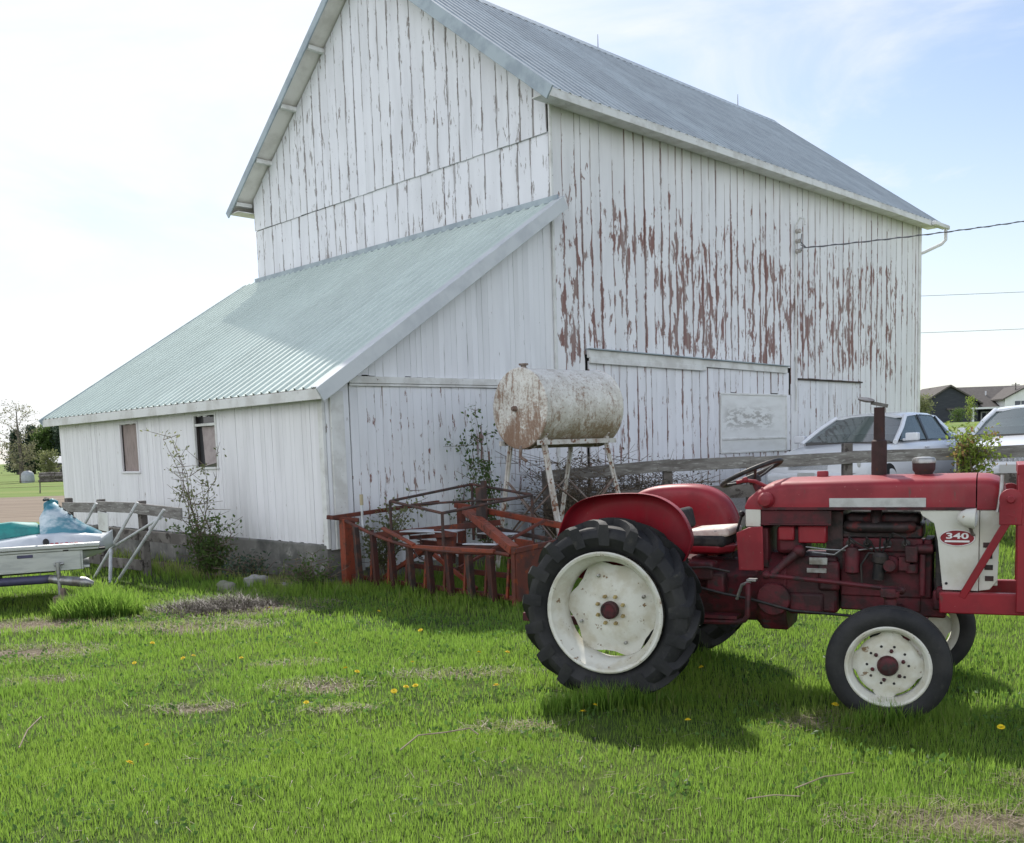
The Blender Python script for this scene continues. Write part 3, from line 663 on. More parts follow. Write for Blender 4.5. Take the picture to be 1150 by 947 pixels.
def rear_wheel(y, sgn):
    o = (0, y, .592)
    mb = lug_tyre(MB(), .588, .30, .385, 17, .044, o, sgn)
    ty = TP('rear_wheel', mb, m_tyre, smooth=35)
    ax = (0, sgn, 0)
    mb = MB().lathe([(.372, .118), (.386, .125), (.388, .137), (.378, .145), (.362, .138), (.352, .11), (.335, .085), (.318, .06), (.312, -.05), (.34, -.10), (.365, -.125), (.388, -.135), (.388, -.125), (.36, -.11), (.325, -.05), (.33, .055), (.36, .10)], o, ax, 64, closed=True)
    rim = TP('rim', mb, m_rim, ty)
    # cast disc with a scalloped edge
    mb = MB(); n = 96; rings = []
    def rad(k, f):
        a = 2 * math.pi * k / n
        return f
    vs = []; prof = [(.05, .052), (.12, .058), (.17, .052), (.235, .018), (.262, .004), (1.0, .0)]
    oo = Vector(o)
    for r_, d_ in prof:
        for k in range(n):
            a = 2 * math.pi * k / n; rr = r_
            if r_ == 1.0: rr = .300 + .024 * max(-.8, math.cos(6 * a + .6))
            if r_ == .262: rr = .272 + .016 * max(-.8, math.cos(6 * a + .6))
            vs.append(oo + Vector((rr * math.cos(a), sgn * (d_ - .045), rr * math.sin(a))))
    m_ = len(prof); f = [(i * n + k, i * n + (k + 1) % n, (i + 1) * n + (k + 1) % n, (i + 1) * n + k) for i in range(m_ - 1) for k in range(n)]
    vb = [v - Vector((0, sgn * .014, 0)) for v in vs]; nv = len(vs)
    mb.add(vs + vb, f + [tuple(i + nv for i in reversed(q)) for q in f] + [((m_ - 1) * n + k, (m_ - 1) * n + (k + 1) % n, (m_ - 1) * n + (k + 1) % n + nv, (m_ - 1) * n + k + nv) for k in range(n)])
    TP('wheel_disc', mb, m_rim, ty)
    mb = MB().lathe([(.052, -.03), (.058, .02), (.056, .05), (.045, .055), (.043, .048), (.0, .048)], o, ax, 28)
    TP('hub', mb, m_red2, ty)
    mb = MB()
    for k in range(8):
        a = 2 * math.pi * (k + .5) / 8
        mb.lathe([(.013, .0), (.013, .024), (.009, .028), (.009, .040), (0, .041)], oo + Vector((.092 * math.cos(a), 0, .092 * math.sin(a))), ax, 6)
    split(TP('wheel_bolt', mb, m_brass, ty))
    mb = MB()
    for k in range(4):
        a = 2 * math.pi * (k + .25) / 4
        mb.lathe([(.011, -.05), (.011, -.022), (0, -.02)], oo + Vector((.232 * math.cos(a), sgn * .02, .232 * math.sin(a))), ax, 6)
    split(TP('disc_bolt', mb, m_steel, ty))
rear_wheel(-.72, -1); rear_wheel(.72, 1)
# front wheels: ribbed tyres
def front_wheel(x, y, sgn, steer):
    par = None
    Rz = Matrix.Rotation(steer, 3, 'Z'); o = Vector((x, y, .335)); ax = Rz @ Vector((0, sgn, 0))
    r, hw, ri = .34, .088, .225
    prof = [(ri, -hw * .75), (ri + .02, -hw * .9), (ri + .055, -hw), (r - .035, -hw * .93), (r - .012, -hw * .74), (r - .006, -hw * .62), (r - .016, -hw * .52), (r - .016, -hw * .42), (r, -hw * .36), (r + .002, -hw * .18), (r - .014, -hw * .10)]
    prof = prof + [(a, -b) for a, b in reversed(prof)]
    mb = MB().lathe(prof, o, ax, 64, cap=False).lathe([(ri, -hw * .75), (ri - .01, 0), (ri, hw * .75)], o, ax, 64, cap=False)
    ty = TP('front_wheel', mb, m_tyre, smooth=30)
    mb = MB().lathe([(.222, .062), (.232, .066), (.234, .074), (.226, .08), (.214, .074), (.206, .055), (.196, .035), (.192, -.03), (.21, -.06), (.232, -.075), (.232, -.065), (.204, -.045), (.202, .03), (.214, .055)], o, ax, 56, closed=True)
    TP('rim', mb, m_rim, ty)
    mb = MB(); n = 80; x_, y_, z_ = frame((0, 0, 0), ax); prof2 = [(.035, .026), (.07, .03), (.10, .018), (.15, .022), (.172, .010), (1, .002)]; vs = []
    for r_, d_ in prof2:
        for k in range(n):
            a = 2 * math.pi * k / n; rr = r_ if r_ < 1 else .188 + .014 * max(-.8, math.cos(4 * a + .4) * 2.2 - 1.0 if math.cos(4 * a + .4) < .45 else .4)
            vs.append(o + z_ * d_ + (x_ * math.cos(a) + y_ * math.sin(a)) * rr)
    m_ = len(prof2); f = [(i * n + k, i * n + (k + 1) % n, (i + 1) * n + (k + 1) % n, (i + 1) * n + k) for i in range(m_ - 1) for k in range(n)]
    nv = len(vs); vb = [v - z_ * .008 for v in vs]
    mb.add(vs + vb, f + [tuple(i + nv for i in reversed(q)) for q in f])
    TP('wheel_disc', mb, m_rim, ty)
    TP('hub', MB().lathe([(.058, .02), (.058, .05), (.05, .066), (.03, .074), (0, .076)], o, ax, 24), m_red2, ty)
    mb = MB(); mh = MB()
    for k in range(6):
        a = 2 * math.pi * k / 6 + .3; p = o + (x_ * math.cos(a) + y_ * math.sin(a)) * .086
        mb.lathe([(.011, .02), (.011, .04), (.006, .043), (0, .05)], p, ax, 6)
    for k in range(10):
        a = 2 * math.pi * k / 10; p = o + (x_ * math.cos(a) + y_ * math.sin(a)) * .112
        mh.lathe([(.008, .017), (.008, .0205), (0, .0215)], p, ax, 8)
    split(TP('wheel_bolt', mb, m_red2, ty)); split(TP('bolt_hole', mh, m_black, ty))
front_wheel(1.65, -.62, -1, R(6)); front_wheel(1.74, .64, 1, R(10))

# fenders: pill shaped side plate with a rolled crown
OUT = [(-.40, .98), (-.385, 1.08), (-.33, 1.20), (-.25, 1.27), (-.13, 1.31), (.03, 1.325), (.20, 1.322), (.32, 1.29), (.42, 1.22), (.48, 1.12), (.50, 1.03), (.47, .94), (.42, .86), (.34, .80), (.0, .76), (-.30, .80)]
def resample(poly, n):
    P = [Vector((*p, 0)) for p in poly]; P2 = P + [P[0]]
    # closed Catmull-Rom
    out = []; m = len(P)
    for i in range(m):
        p0, p1, p2, p3 = P[i - 1], P[i], P[(i + 1) % m], P[(i + 2) % m]
        for j in range(n):
            t_ = j / n
            out.append(.5 * ((2 * p1) + (p2 - p0) * t_ + (2 * p0 - 5 * p1 + 4 * p2 - p3) * t_ ** 2 + (3 * p1 - p0 - 3 * p2 + p3) * t_ ** 3))
    return [(q.x, q.y) for q in out]
def fender(sgn):
    ol = resample(OUT, 4); cx_, cz_ = .05, 1.02
    mb = MB(); rings = []
    for yy, sc in ((.50, .0), (.50, .80), (.505, .90), (.525, .965), (.56, .99), (.60, 1.0), (.635, .998), (.64, 1.012), (.63, 1.016), (.60, 1.014)):
        rings.append([Vector((cx_ + (a - cx_) * max(sc, .001), sgn * yy, cz_ + (b - cz_) * max(sc, .001))) for a, b in ol])
    mb.loft(rings, cap=False)
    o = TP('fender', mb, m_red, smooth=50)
    md = o.modifiers.new('thickness', 'SOLIDIFY'); md.thickness = .005
fender(-1); fender(1)
# hood
def hood_ring(x, top, hw, zb=1.20, rc=.055):
    pts = [(-hw, zb)]
    for k in range(6):
        a = math.pi - k * (math.pi / 2) / 5; pts.append((-hw + rc + rc * math.cos(a), top - .018 - rc + rc * math.sin(a)))
    pts += [(-hw * .45, top - .004), (0, top), (hw * .45, top - .004)]
    for k in range(6):
        a = math.pi / 2 - k * (math.pi / 2) / 5; pts.append((hw - rc + rc * math.cos(a), top - .018 - rc + rc * math.sin(a)))
    pts.append((hw, zb))
    return [Vector((x, a, b)) for a, b in pts]
mb = MB().loft([hood_ring(.745, 1.245, .235, 1.205, .012), hood_ring(.765, 1.29, .243, 1.20, .03), hood_ring(.82, 1.335, .25, 1.20, .04), hood_ring(.90, 1.375, .255, 1.20), hood_ring(1.0, 1.395, .258), hood_ring(1.5, 1.402, .258), hood_ring(2.085, 1.405, .258)], close=True)
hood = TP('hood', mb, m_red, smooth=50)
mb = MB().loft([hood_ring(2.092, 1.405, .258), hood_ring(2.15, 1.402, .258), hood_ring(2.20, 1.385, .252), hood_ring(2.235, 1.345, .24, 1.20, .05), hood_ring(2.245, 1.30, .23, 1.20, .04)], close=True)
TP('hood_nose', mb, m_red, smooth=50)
for sg in (-1, 1):
    TP('name_strip', MB().box((1.545, sg * .2605, 1.243), (.55, .006, .056)), m_strip, hood, .002)
split(TP('hood_rail', MB().bar((.86, -.262, 1.207), (2.08, -.262, 1.207), .012, .016).bar((.86, .262, 1.207), (2.08, .262, 1.207), .012, .016), m_red2))
# dash side, panel and steering
for sg in (-1, 1):
    TP('cowl_panel', MB().box((.80, sg * .245, 1.145), (.095, .012, .11)), m_white, None, .004)
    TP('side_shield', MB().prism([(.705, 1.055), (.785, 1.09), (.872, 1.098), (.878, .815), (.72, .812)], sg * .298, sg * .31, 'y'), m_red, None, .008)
    TP('tank_support', MB().box((1.065, sg * .238, 1.146), (.43, .014, .096)).box((1.065, sg * .246, 1.106), (.43, .02, .012)), m_red2, None, .003)
TP('cowl_knob', MB().lathe([(.048, 0), (.05, .03), (.036, .05), (0, .056)], (.885, -.25, 1.262), (0, -1, 0), 20), m_red)
TP('fuel_cap', MB().lathe([(.036, 0), (.036, .03), (.032, .036), (0, .038)], (1.195, -.03, 1.395), (0, 0, 1), 20), m_red)
TP('dash', MB().box((.80, 0, 1.13), (.08, .46, .13)).box((.86, 0, .95), (.05, .42, .26)), m_red2, None, .01)
wc = Vector((.735, 0, 1.425)); axis = Vector((-.40, .05, .92)).normalized()
x_, y_, z_ = frame((0, 0, 0), axis)
ring = [wc + (x_ * math.cos(a) + y_ * math.sin(a)) * .205 for a in [2 * math.pi * k / 48 for k in range(49)]]
sw = TP('steering_wheel', MB().tube(ring, .0155, 10, cap=False), m_black)
mb = MB()
for k in range(3):
    a = 2 * math.pi * k / 3 + .5; d = x_ * math.cos(a) + y_ * math.sin(a)
    mb.tube([wc - z_ * .045 + d * .02, wc - z_ * .03 + d * .1, wc + d * .2], .009, 8)
mb.lathe([(.04, -.07), (.042, -.04), (.03, -.02), (0, -.018)], wc, axis, 20)
TP('wheel_spokes', mb, m_black, sw)
TP('steering_column', MB().tube([wc - axis * .05, wc - axis * .30], .026, 12), m_red2)
TP('throttle_lever', MB().tube([(.88, -.13, 1.33), (.80, -.17, 1.375), (.735, -.185, 1.385), (.68, -.19, 1.372)], .012, 8).ball((.735, -.185, 1.388), .02), m_red)
# seat
PAN = ((.19, -.12), (.19, .12), (.10, .21), (-.1, .21), (-.17, .14), (-.17, -.14), (-.1, -.21), (.10, -.21))
TP('seat_pan', MB().loft([[Vector((.46 + px_ * s_, py_ * s_, z0 + (.06 * s_ if px_ < -.12 else 0))) for px_, py_ in PAN] for z0, s_ in ((.895, .75), (.91, .95), (.94, 1.02), (.955, 1.02))]), m_red, None, .008)
TP('seat_cushion', MB().box((.475, 0, 1.035), (.31, .40, .06), Matrix.Rotation(R(-4), 3, 'Y'), taper=(.94, .94)), m_cushion, None, .024, seg=4)
TP('seat_foam', MB().box((.46, -.01, .985), (.29, .42, .075), taper=(1.02, 1.0)), m_foam, None, .025, seg=3)
TP('seat_back', MB().box((.255, .02, 1.115), (.07, .38, .15), Matrix.Rotation(R(-12), 3, 'Y')), m_foam, None, .03, seg=4)
TP('seat_spring', MB().tube([(.38, 0, .70), (.34, 0, .80), (.42, 0, .90)], .03, 10), m_red2)
# rear axle, transmission, belly
TP('rear_axle', MB().lathe([(.075, -.62), (.085, -.60), (.085, -.40), (.12, -.34), (.135, -.22), (.16, -.16), (.16, .16), (.135, .22), (.12, .34), (.085, .40), (.085, .60), (.075, .62)], (0, 0, .60), (0, 1, 0), 28), m_red2)
TP('transmission', MB().loft([[Vector((x0, a * hw, zc + b * hh)) for a, b in ((-.7, -1), (.7, -1), (1, -.6), (1, .55), (.75, .8), (.5, 1), (-.5, 1), (-.75, .8), (-1, .55), (-1, -.6))] for x0, hw, zc, hh in ((-.26, .14, .62, .17), (-.22, .19, .63, .22), (.18, .20, .64, .24), (.22, .17, .65, .22), (.55, .17, .65, .20), (.80, .19, .66, .20), (.84, .22, .66, .25), (1.0, .22, .66, .25))]), m_red2, None, .012)
split(TP('final_drive', MB().lathe([(.15, -.42), (.17, -.40), (.17, -.33), (.15, -.31)], (.12, 0, .62), (0, 1, 0), 24).lathe([(.15, .42), (.17, .40), (.17, .33), (.15, .31)], (.12, 0, .62), (0, 1, 0), 24), m_red2))
mb = MB().lathe([(.098, .19), (.105, .20), (.105, .255), (.098, .262), (.03, .266), (0, .266)], (.925, 0, .625), (0, -1, 0), 28)
TP('clutch_cover', mb, m_red2)
TP('clutch_housing', MB().box((1.14, 0, .72), (.34, .40, .36)).box((1.12, -.19, .60), (.22, .06, .14)).box((1.26, -.20, .78), (.13, .05, .19)), m_red2, None, .02)
TP('data_plate', MB().box((1.20, -.229, .875), (.11, .008, .045)).box((1.19, -.229, .815), (.12, .008, .03)), m_steel, None, .002)
TP('foot_rest', MB().tube([(.40, -.36, .475), (.72, -.36, .485), (.765, -.36, .50), (.785, -.36, .53), (.79, -.355, .70), (.785, -.33, .73)], .018, 8).box((.55, -.32, .515), (.34, .12, .02)), m_red2, None)
TP('foot_rest', MB().tube([(.40, .36, .475), (.72, .36, .485), (.765, .36, .50), (.785, .36, .53), (.79, .355, .70), (.785, .33, .73)], .018, 8).box((.55, .32, .515), (.34, .12, .02)), m_red2, None)
TP('brake_pedal', MB().tube([(.70, -.29, .62), (.74, -.31, .72), (.80, -.33, .745)], .012, 8).box((.81, -.33, .757), (.06, .07, .014)), m_steel, None, .003)
TP('valve_block', MB().box((.42, -.24, .80), (.26, .14, .12)).box((.30, -.26, .70), (.16, .12, .12)).box((.56, -.25, .72), (.12, .10, .14)), m_red2, None, .015)
TP('hydraulic_line', MB().tube([(.33, -.31, .74), (.45, -.33, .70), (.62, -.32, .66), (.8, -.27, .62), (1.05, -.27, .56), (1.4, -.24, .54)], .009, 6).tube([(.35, -.31, .82), (.52, -.33, .83), (.66, -.30, .80)], .008, 6), m_black)
TP('drag_link', MB().tube([(.90, -.33, .79), (1.3, -.36, .765), (1.70, -.40, .735)], .015, 8).ball((.90, -.33, .79), .028).ball((1.70, -.40, .735), .026), m_red2)
TP('steering_arm', MB().tube([(.93, -.30, .79), (1.0, -.27, .86), (1.08, -.245, .93)], [.022, .026, .03], 10).ball((1.085, -.24, .935), .042), m_red2)
TP('steering_box', MB().box((1.02, -.05, 1.0), (.18, .28, .18)), m_red2, None, .03)
TP('battery_box', MB().box((1.0, -.18, 1.045), (.10, .08, .09)).box((1.16, -.17, 1.04), (.17, .10, .11)), m_red, None, .01)
TP('shift_lever', MB().tube([(.60, 0, .84), (.62, .02, 1.0), (.66, .03, 1.14)], .009, 8).ball((.66, .03, 1.15), .022), m_black)
TP('hitch_arm', MB().bar((-.2, -.3, .42), (-.82, -.34, .44), .03, .06).bar((-.2, .3, .42), (-.82, .34, .44), .03, .06).bar((-.05, -.22, .86), (-.45, -.25, .82), .03, .05).bar((-.05, .22, .86), (-.45, .25, .82), .03, .05).bar((-.45, -.25, .82), (-.55, -.33, .44), .025, .025).bar((-.45, .25, .82), (-.55, .33, .44), .025, .025), m_red2, None, .004)
TP('drawbar', MB().bar((.1, 0, .38), (-.55, 0, .36), .07, .03).box((-.1, 0, .42), (.2, .3, .05)), m_red2, None, .004)
# engine
TP('engine_block', MB().box((1.565, 0, .82), (.49, .30, .34)).box((1.555, -.01, .61), (.47, .26, .10)).box((1.57, -.158, .975), (.46, .02, .085)), m_red2, None, .014)
TP('cylinder_head', MB().box((1.56, 0, 1.055), (.47, .27, .085)), m_grease, None, .012)
TP('valve_cover', MB().box((1.56, .0, 1.13), (.44, .19, .07)), m_grease, None, .025, seg=3)
mb = MB()
for xx in (1.385, 1.485, 1.60, 1.705): mb.lathe([(.026, 0), (.026, .012), (.012, .016), (.012, .03), (0, .03)], (xx, -.166, .985), (0, -1, 0), 16)
split(TP('spark_plug_well', mb, m_black))
mb = MB()
for xx in (1.385, 1.485, 1.60, 1.705): mb.lathe([(.008, .028), (.009, .05), (.005, .056), (0, .06)], (xx, -.166, .985), (0, -1, 0), 10)
split(TP('spark_plug', mb, m_steel))
TP('manifold', MB().tube([(1.36, -.13, 1.09), (1.40, -.16, 1.085), (1.70, -.16, 1.085), (1.74, -.13, 1.09)], .036, 10).tube([(1.53, -.15, 1.1), (1.53, -.11, 1.2), (1.53, -.02, 1.27), (1.53, 0, 1.40)], .034, 12), m_grease)
TP('oil_filter', MB().lathe([(.03, 0), (.046, .012), (.046, .15), (.04, .165), (.012, .17), (.012, .185), (0, .186)], (1.40, -.21, .80), (0, 0, 1), 20), m_red2)
TP('fuel_pump', MB().lathe([(.05, 0), (.055, .02), (.055, .05), (.035, .07), (.035, .1), (0, .1)], (1.62, -.16, .86), (0, -1, 0), 18).box((1.70, -.19, .87), (.06, .07, .08)), m_red2, None)
TP('distributor', MB().lathe([(.035, -.1), (.035, .0), (.048, .01), (.048, .05), (.03, .07), (0, .07)], (1.56, -.22, .87), (.1, -.1, 1), 18), m_black)
mb = MB()
for k, xx in enumerate((1.385, 1.485, 1.60, 1.705)):
    mb.tube([(1.55 + .02 * (k - 1.5), -.225, .945), (1.5 + .07 * (k - 1), -.27, 1.0 + .02 * k), (xx, -.24, 1.03), (xx, -.222, .986)], .006, 6)
mb.tube([(1.46, -.22, .72), (1.455, -.235, .86), (1.50, -.24, .935), (1.56, -.23, .93), (1.60, -.23, .82)], .007, 6)
TP('ignition_leads', mb, m_black)
TP('fuel_line', MB().tube([(1.12, -.2, .96), (1.25, -.235, .95), (1.40, -.235, .945), (1.62, -.20, .97)], .005, 6).tube([(1.16, -.22, .93), (1.3, -.25, .92), (1.38, -.25, .98)], .005, 6), m_steel)
TP('carburettor', MB().box((1.74, -.20, .93), (.07, .09, .10)).lathe([(.035, 0), (.035, .06), (0, .06)], (1.74, -.2, .87), (0, 0, -1), 14).lathe([(.03, 0), (.03, .1), (0, .1)], (1.76, -.2, .96), (1, 0, 0), 14), m_red2, None, .008)
TP('front_cover', MB().box((1.825, 0, .83), (.05, .30, .36)).box((1.80, -.18, .80), (.035, .05, .26)), m_red2, None, .01)
TP('generator', MB().lathe([(.05, 0), (.058, .01), (.058, .19), (.05, .2), (0, .2)], (1.62, .19, .93), (1, 0, 0), 20), m_grease)
TP('fan', MB().lathe([(.04, -.02), (.04, .03), (0, .03)], (1.875, 0, .96), (1, 0, 0), 16).box((1.88, 0, .96), (.008, .07, .40), Matrix.Rotation(.3, 3, 'Z')).box((1.885, 0, .96), (.008, .40, .07)), m_black, None)
TP('radiator', MB().box((1.965, 0, .95), (.19, .42, .50)).box((1.99, 0, 1.19), (.12, .40, .05)), m_black, None, .01)
TP('engine_bay_back', MB().box((1.285, .05, 1.0), (.10, .40, .36)), m_grease)
# white grille
side = [(1.785, 1.196), (1.80, 1.165), (1.865, 1.12), (1.885, 1.02), (1.915, .725), (2.105, .725), (2.105, 1.196)]
for sg in (-1, 1):
    TP('grille_side', MB().prism(side, sg * .245, sg * .257, 'y'), m_white, None, .003)
    TP('grille_cheek', MB().prism([(2.108, 1.196), (2.108, .725), (2.165, .735), (2.205, .79), (2.215, 1.196)], sg * .236, sg * .25, 'y'), m_white, None, .003)
    split(TP('panel_screw', MB().lathe([(.008, 0), (.008, .004), (0, .006)], (1.935, sg * .257, .765), (0, sg, 0), 10).lathe([(.008, 0), (.008, .004), (0, .006)], (1.815, sg * .257, 1.145), (0, sg, 0), 10), m_black))
mb = MB()
for k in range(9): mb.box((2.205 - .002 * k, 0, 1.165 - k * .047), (.02, .44, .026), Matrix.Rotation(.5, 3, 'Y'))
for yy in (-.22, 0, .22): mb.box((2.19, yy, .975), (.03, .02, .44))
TP('grille_louvers', mb, m_white, None, .004)
mb = MB()
for k in range(4): mb.box((2.150 + .004 * (3 - k), -.2515, .80 + k * .065), (.045, .005, .03))
split(TP('side_louver', mb, m_grease, None, .002))
# oval badge with the number
def oval(cx, cz, a, b, y0, y1, n=40): return MB().prism([(cx + a * math.cos(2 * math.pi * k / n), cz + b * math.sin(2 * math.pi * k / n)) for k in range(n)], y0, y1, 'y')
m_bred = mat('badge_red', (.22, .012, .02), None, .35, 0, bump=0); m_bwhite = mat('badge_white', (.72, .70, .70), None, .4, bump=0)
badge = TP('badge', oval(1.99, 1.035, .092, .046, -.2572, -.262), m_bred)
TP('badge_rim', MB().tube([(1.99 + .092 * math.cos(2 * math.pi * k / 48), -.2625, 1.035 + .046 * math.sin(2 * math.pi * k / 48)) for k in range(49)], .0022, 6, cap=False), m_bwhite, badge)
cu = bpy.data.curves.new('badge_number', 'FONT'); cu.body = '340'; cu.size = .060; cu.align_x = 'CENTER'; cu.align_y = 'CENTER'; cu.extrude = .0012; cu.offset = .0016; cu.space_character = 1.02
tmp = bpy.data.objects.new('badge_number', cu); col.objects.link(tmp)
bpy.context.view_layer.update()
me = bpy.data.meshes.new_from_object(tmp.evaluated_get(bpy.context.evaluated_depsgraph_get())); bpy.data.objects.remove(tmp)
me.materials.clear(); me.materials.append(m_bwhite); me.name = 'badge_number'
num = bpy.data.objects.new('badge_number', me); col.objects.link(num); num.parent = badge
num.location = (1.99, -.2638, 1.046); num.rotation_euler = (R(90), 0, 0); num.scale = (1.35, .78, 1)
TP('badge_bar', MB().box((1.99, -.2628, 1.0155), (.132, .003, .011)), m_bwhite, badge)
# lamps
for sg in (-1, 1):
    hl = TP('headlight', MB().lathe([(.012, -.085), (.035, -.07), (.052, -.04), (.058, 0), (.060, .012), (.052, .014)], (2.075, sg * .325, 1.155), (1, sg * .06, -.05), 24), m_white)
    TP('lens', MB().lathe([(.052, .012), (.03, .022), (0, .026)], (2.075, sg * .325, 1.155), (1, sg * .06, -.05), 24, cap=False), m_lens, hl)
    TP('lamp_bracket', MB().tube([(2.06, sg * .30, 1.10), (2.07, sg * .27, 1.06), (2.08, sg * .25, 1.05)], .01, 8), m_steel, hl)
# exhaust with rain flap, air cleaner
ex = TP('exhaust_pipe', MB().lathe([(.044, 0), (.046, .01), (.046, .215), (.034, .225), (.032, .42), (.034, .425), (.027, .425), (.026, .2)], (1.53, 0, 1.395), (0, 0, 1), 24), m_rust)
TP('rain_flap', MB().lathe([(.05, 0), (.05, .010), (0, .012)], (1.452, -.005, 1.865), (.22, -.22, .95), 20).box((1.53, 0, 1.838), (.10, .035, .022), Matrix.Rotation(R(14), 3, 'Y')), m_flap, ex)
ac = TP('air_cleaner', MB().lathe([(.05, 0), (.052, .012), (.064, .03), (.066, .055), (.066, .075)], (1.79, -.02, 1.398), (0, 0, 1), 28), m_rust)
TP('air_cleaner_lid', MB().lathe([(.068, .072), (.069, .09), (.06, .104), (.03, .110), (0, .111)], (1.79, -.02, 1.398), (0, 0, 1), 28), m_steel, ac)
# front axle
TP('front_axle', MB().bar((1.65, -.50, .56), (1.65, .52, .56), .09, .10).bar((1.62, -.52, .57), (1.62, -.30, .57), .06, .13).box((1.78, 0, .60), (.30, .26, .14)), m_red2, None, .015)
for sg in (-1, 1):
    TP('spindle', MB().lathe([(.04, 0), (.045, .02), (.045, .10), (.035, .12), (.035, .44), (.05, .45), (.05, .48), (0, .485)], (1.65, sg * .50, .26), (0, 0, 1), 18).box((1.64, sg * .50, .735), (.08, .09, .05)).tube([(1.65, sg * .50, .335), (1.65, sg * .60, .335)], .045, 12).tube([(1.65, sg * .5, .73), (1.70, sg * .40, .735)], .018, 8), m_red2, None, .004)
TP('tie_rod', MB().tube([(1.78, -.46, .46), (1.80, .46, .46)], .014, 8), m_red2)
TP('front_bolster', MB().box((1.98, 0, .655), (.24, .46, .12)).box((1.93, -.22, .70), (.10, .05, .08)), m_red2, None, .012)
# red loader / bumper frame ahead of the grille
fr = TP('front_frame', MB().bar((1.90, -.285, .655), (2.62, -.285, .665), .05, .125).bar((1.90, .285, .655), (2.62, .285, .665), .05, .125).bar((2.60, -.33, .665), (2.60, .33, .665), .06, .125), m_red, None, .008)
for sg in (-1, 1):
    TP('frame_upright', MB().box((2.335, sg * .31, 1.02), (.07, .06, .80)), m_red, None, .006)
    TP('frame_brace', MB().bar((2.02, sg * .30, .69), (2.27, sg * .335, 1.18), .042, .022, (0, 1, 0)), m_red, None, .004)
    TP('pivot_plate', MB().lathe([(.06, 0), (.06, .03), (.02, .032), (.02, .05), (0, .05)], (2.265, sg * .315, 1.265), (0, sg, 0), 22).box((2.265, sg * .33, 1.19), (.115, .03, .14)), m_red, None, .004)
TP('frame_crossbar', MB().bar((2.335, -.34, 1.43), (2.335, .34, 1.43), .08, .06), m_red, None, .006)
TP('grab_tube', MB().tube([(2.20, -.30, 1.19), (2.215, -.29, 1.30), (2.22, -.27, 1.40)], .011, 8), m_steel)
# ------------------------------------------------------------------ fuel tank on its stand
t = NT('rusted_white_tank'); v = t.obj(); sx_, sy_, sz_ = t.xyz(v)
n1 = t.noise(v, 4.0, 8, .75); n2 = t.noise(v, 34, 6, .75); n3 = t.noise(v, 2.2, 5, .6); n4 = t.noise(t.scale(v, 2.0, 2.0, .35), 9, 6, .7)
face = t.sm(sx_, .02, .05, 1, 0)
low = t.sm(sz_, -.46, .12, 1.0, 0.0)
cov = t.math('ADD', t.math('MULTIPLY', face, .055), t.math('ADD', t.math('MULTIPLY', low, .13), .035))
cov = t.math('ADD', cov, t.math('MULTIPLY', t.math('SUBTRACT', n3, .5), .35))
f = t.sm(t.math('SUBTRACT', n2, t.math('SUBTRACT', .62, cov)), -.06, .10)
f2 = t.sm(t.math('SUBTRACT', n4, t.math('SUBTRACT', .66, cov)), -.05, .06)
base = t.mix(t.sm(n1, .35, .65), (.76, .74, .69), (.58, .55, .49))
rust = t.mix(t.sm(n1, .35, .65), (.36, .22, .13), (.24, .13, .08))
c = t.mix(t.math('MULTIPLY', f, .70), base, rust); c = t.mix(t.math('MULTIPLY', f2, .75), c, (.25, .145, .09))
c = t.mix(t.math('MULTIPLY', t.math('MULTIPLY', t.math('MULTIPLY', low, t.sm(n1, .25, .6)), t.math('SUBTRACT', 1.0, face)), .8), c, (.25, .20, .11))
m_tank = t.finish(t.bsdf(c, t.math('ADD', .55, t.math('MULTIPLY', f, .3)), .0, t.bump(t.math('ADD', f, f2), .2, .004), .3))
m_leg = mat('flaking_white_steel', (.56, .54, .50), (.40, .35, .30), .6, scale=6, c3=(.20, .10, .06), s3=13, lo3=.54, hi3=.60)
m_legd = mat('rusty_brace_steel', (.17, .11, .085), (.28, .24, .21), .7, .1, scale=9)
tank = thing('fuel_tank', 'rusty white cylindrical fuel tank on a tall four legged steel stand', 'fuel tank', (.14, 12.2, gz(.2, 12.2)), BA - R(4))
TZ = 2.12 - gz(.2, 12.2); TL = 1.38
mb = MB().lathe([(0, -.025), (.25, -.020), (.44, -.006), (.470, .0), (.485, .004), (.492, .02), (.485, .035), (.482, .06), (.482, TL - .06), (.485, TL - .035), (.492, TL - .02), (.485, TL), (.470, TL + .004), (.25, TL + .03), (0, TL + .035)], (0, 0, 0), (1, 0, 0), 72, cap=False)
body = mb.build('tank_shell', m_tank, tank, smooth=40); body.location = (0, 0, TZ); body.scale = (1.0, 1.04, 1.04)
MB().lathe([(.05, 0), (.05, .03), (.035, .035), (.035, .06), (.06, .065), (.06, .085), (0, .09)], (.10, .0, TZ + .475), (0, 0, 1), 16).build('filler_cap', m_legd, tank)
MB().lathe([(.035, .0), (.035, .045), (.022, .047), (.022, .07), (0, .07)], (-.02, .03, TZ + .0), (-1, 0, 0), 14).build('bung', m_legd, tank)
MB().tube([(-.0, -.02, TZ - .47), (-.02, -.02, TZ - .60), (.02, -.1, TZ - .66)], .022, 8).build('outlet_pipe', m_legd, tank)
feet = {}
for nm, x0, y0, x1, y1, m_ in (('a', .12, -.30, .17, -.64, m_leg), ('b', .12, .30, .02, .58, m_leg), ('c', 1.22, -.30, 1.46, -.62, m_leg), ('d', 1.22, .30, 1.10, .60, m_leg)):
    MB().bar((x0, y0, TZ - .36), (x1, y1, -.05), .085 if nm == 'a' else .06, .03 if nm == 'a' else .022, (1, 0, 0)).bar((x0, y0, TZ - .36), (x1, y1, -.05), .022, .07, (1, 0, 0)).build('stand_leg', m_, tank, bevel=.003)
    feet[nm] = (Vector((x0, y0, TZ - .36)), Vector((x1, y1, -.05)))
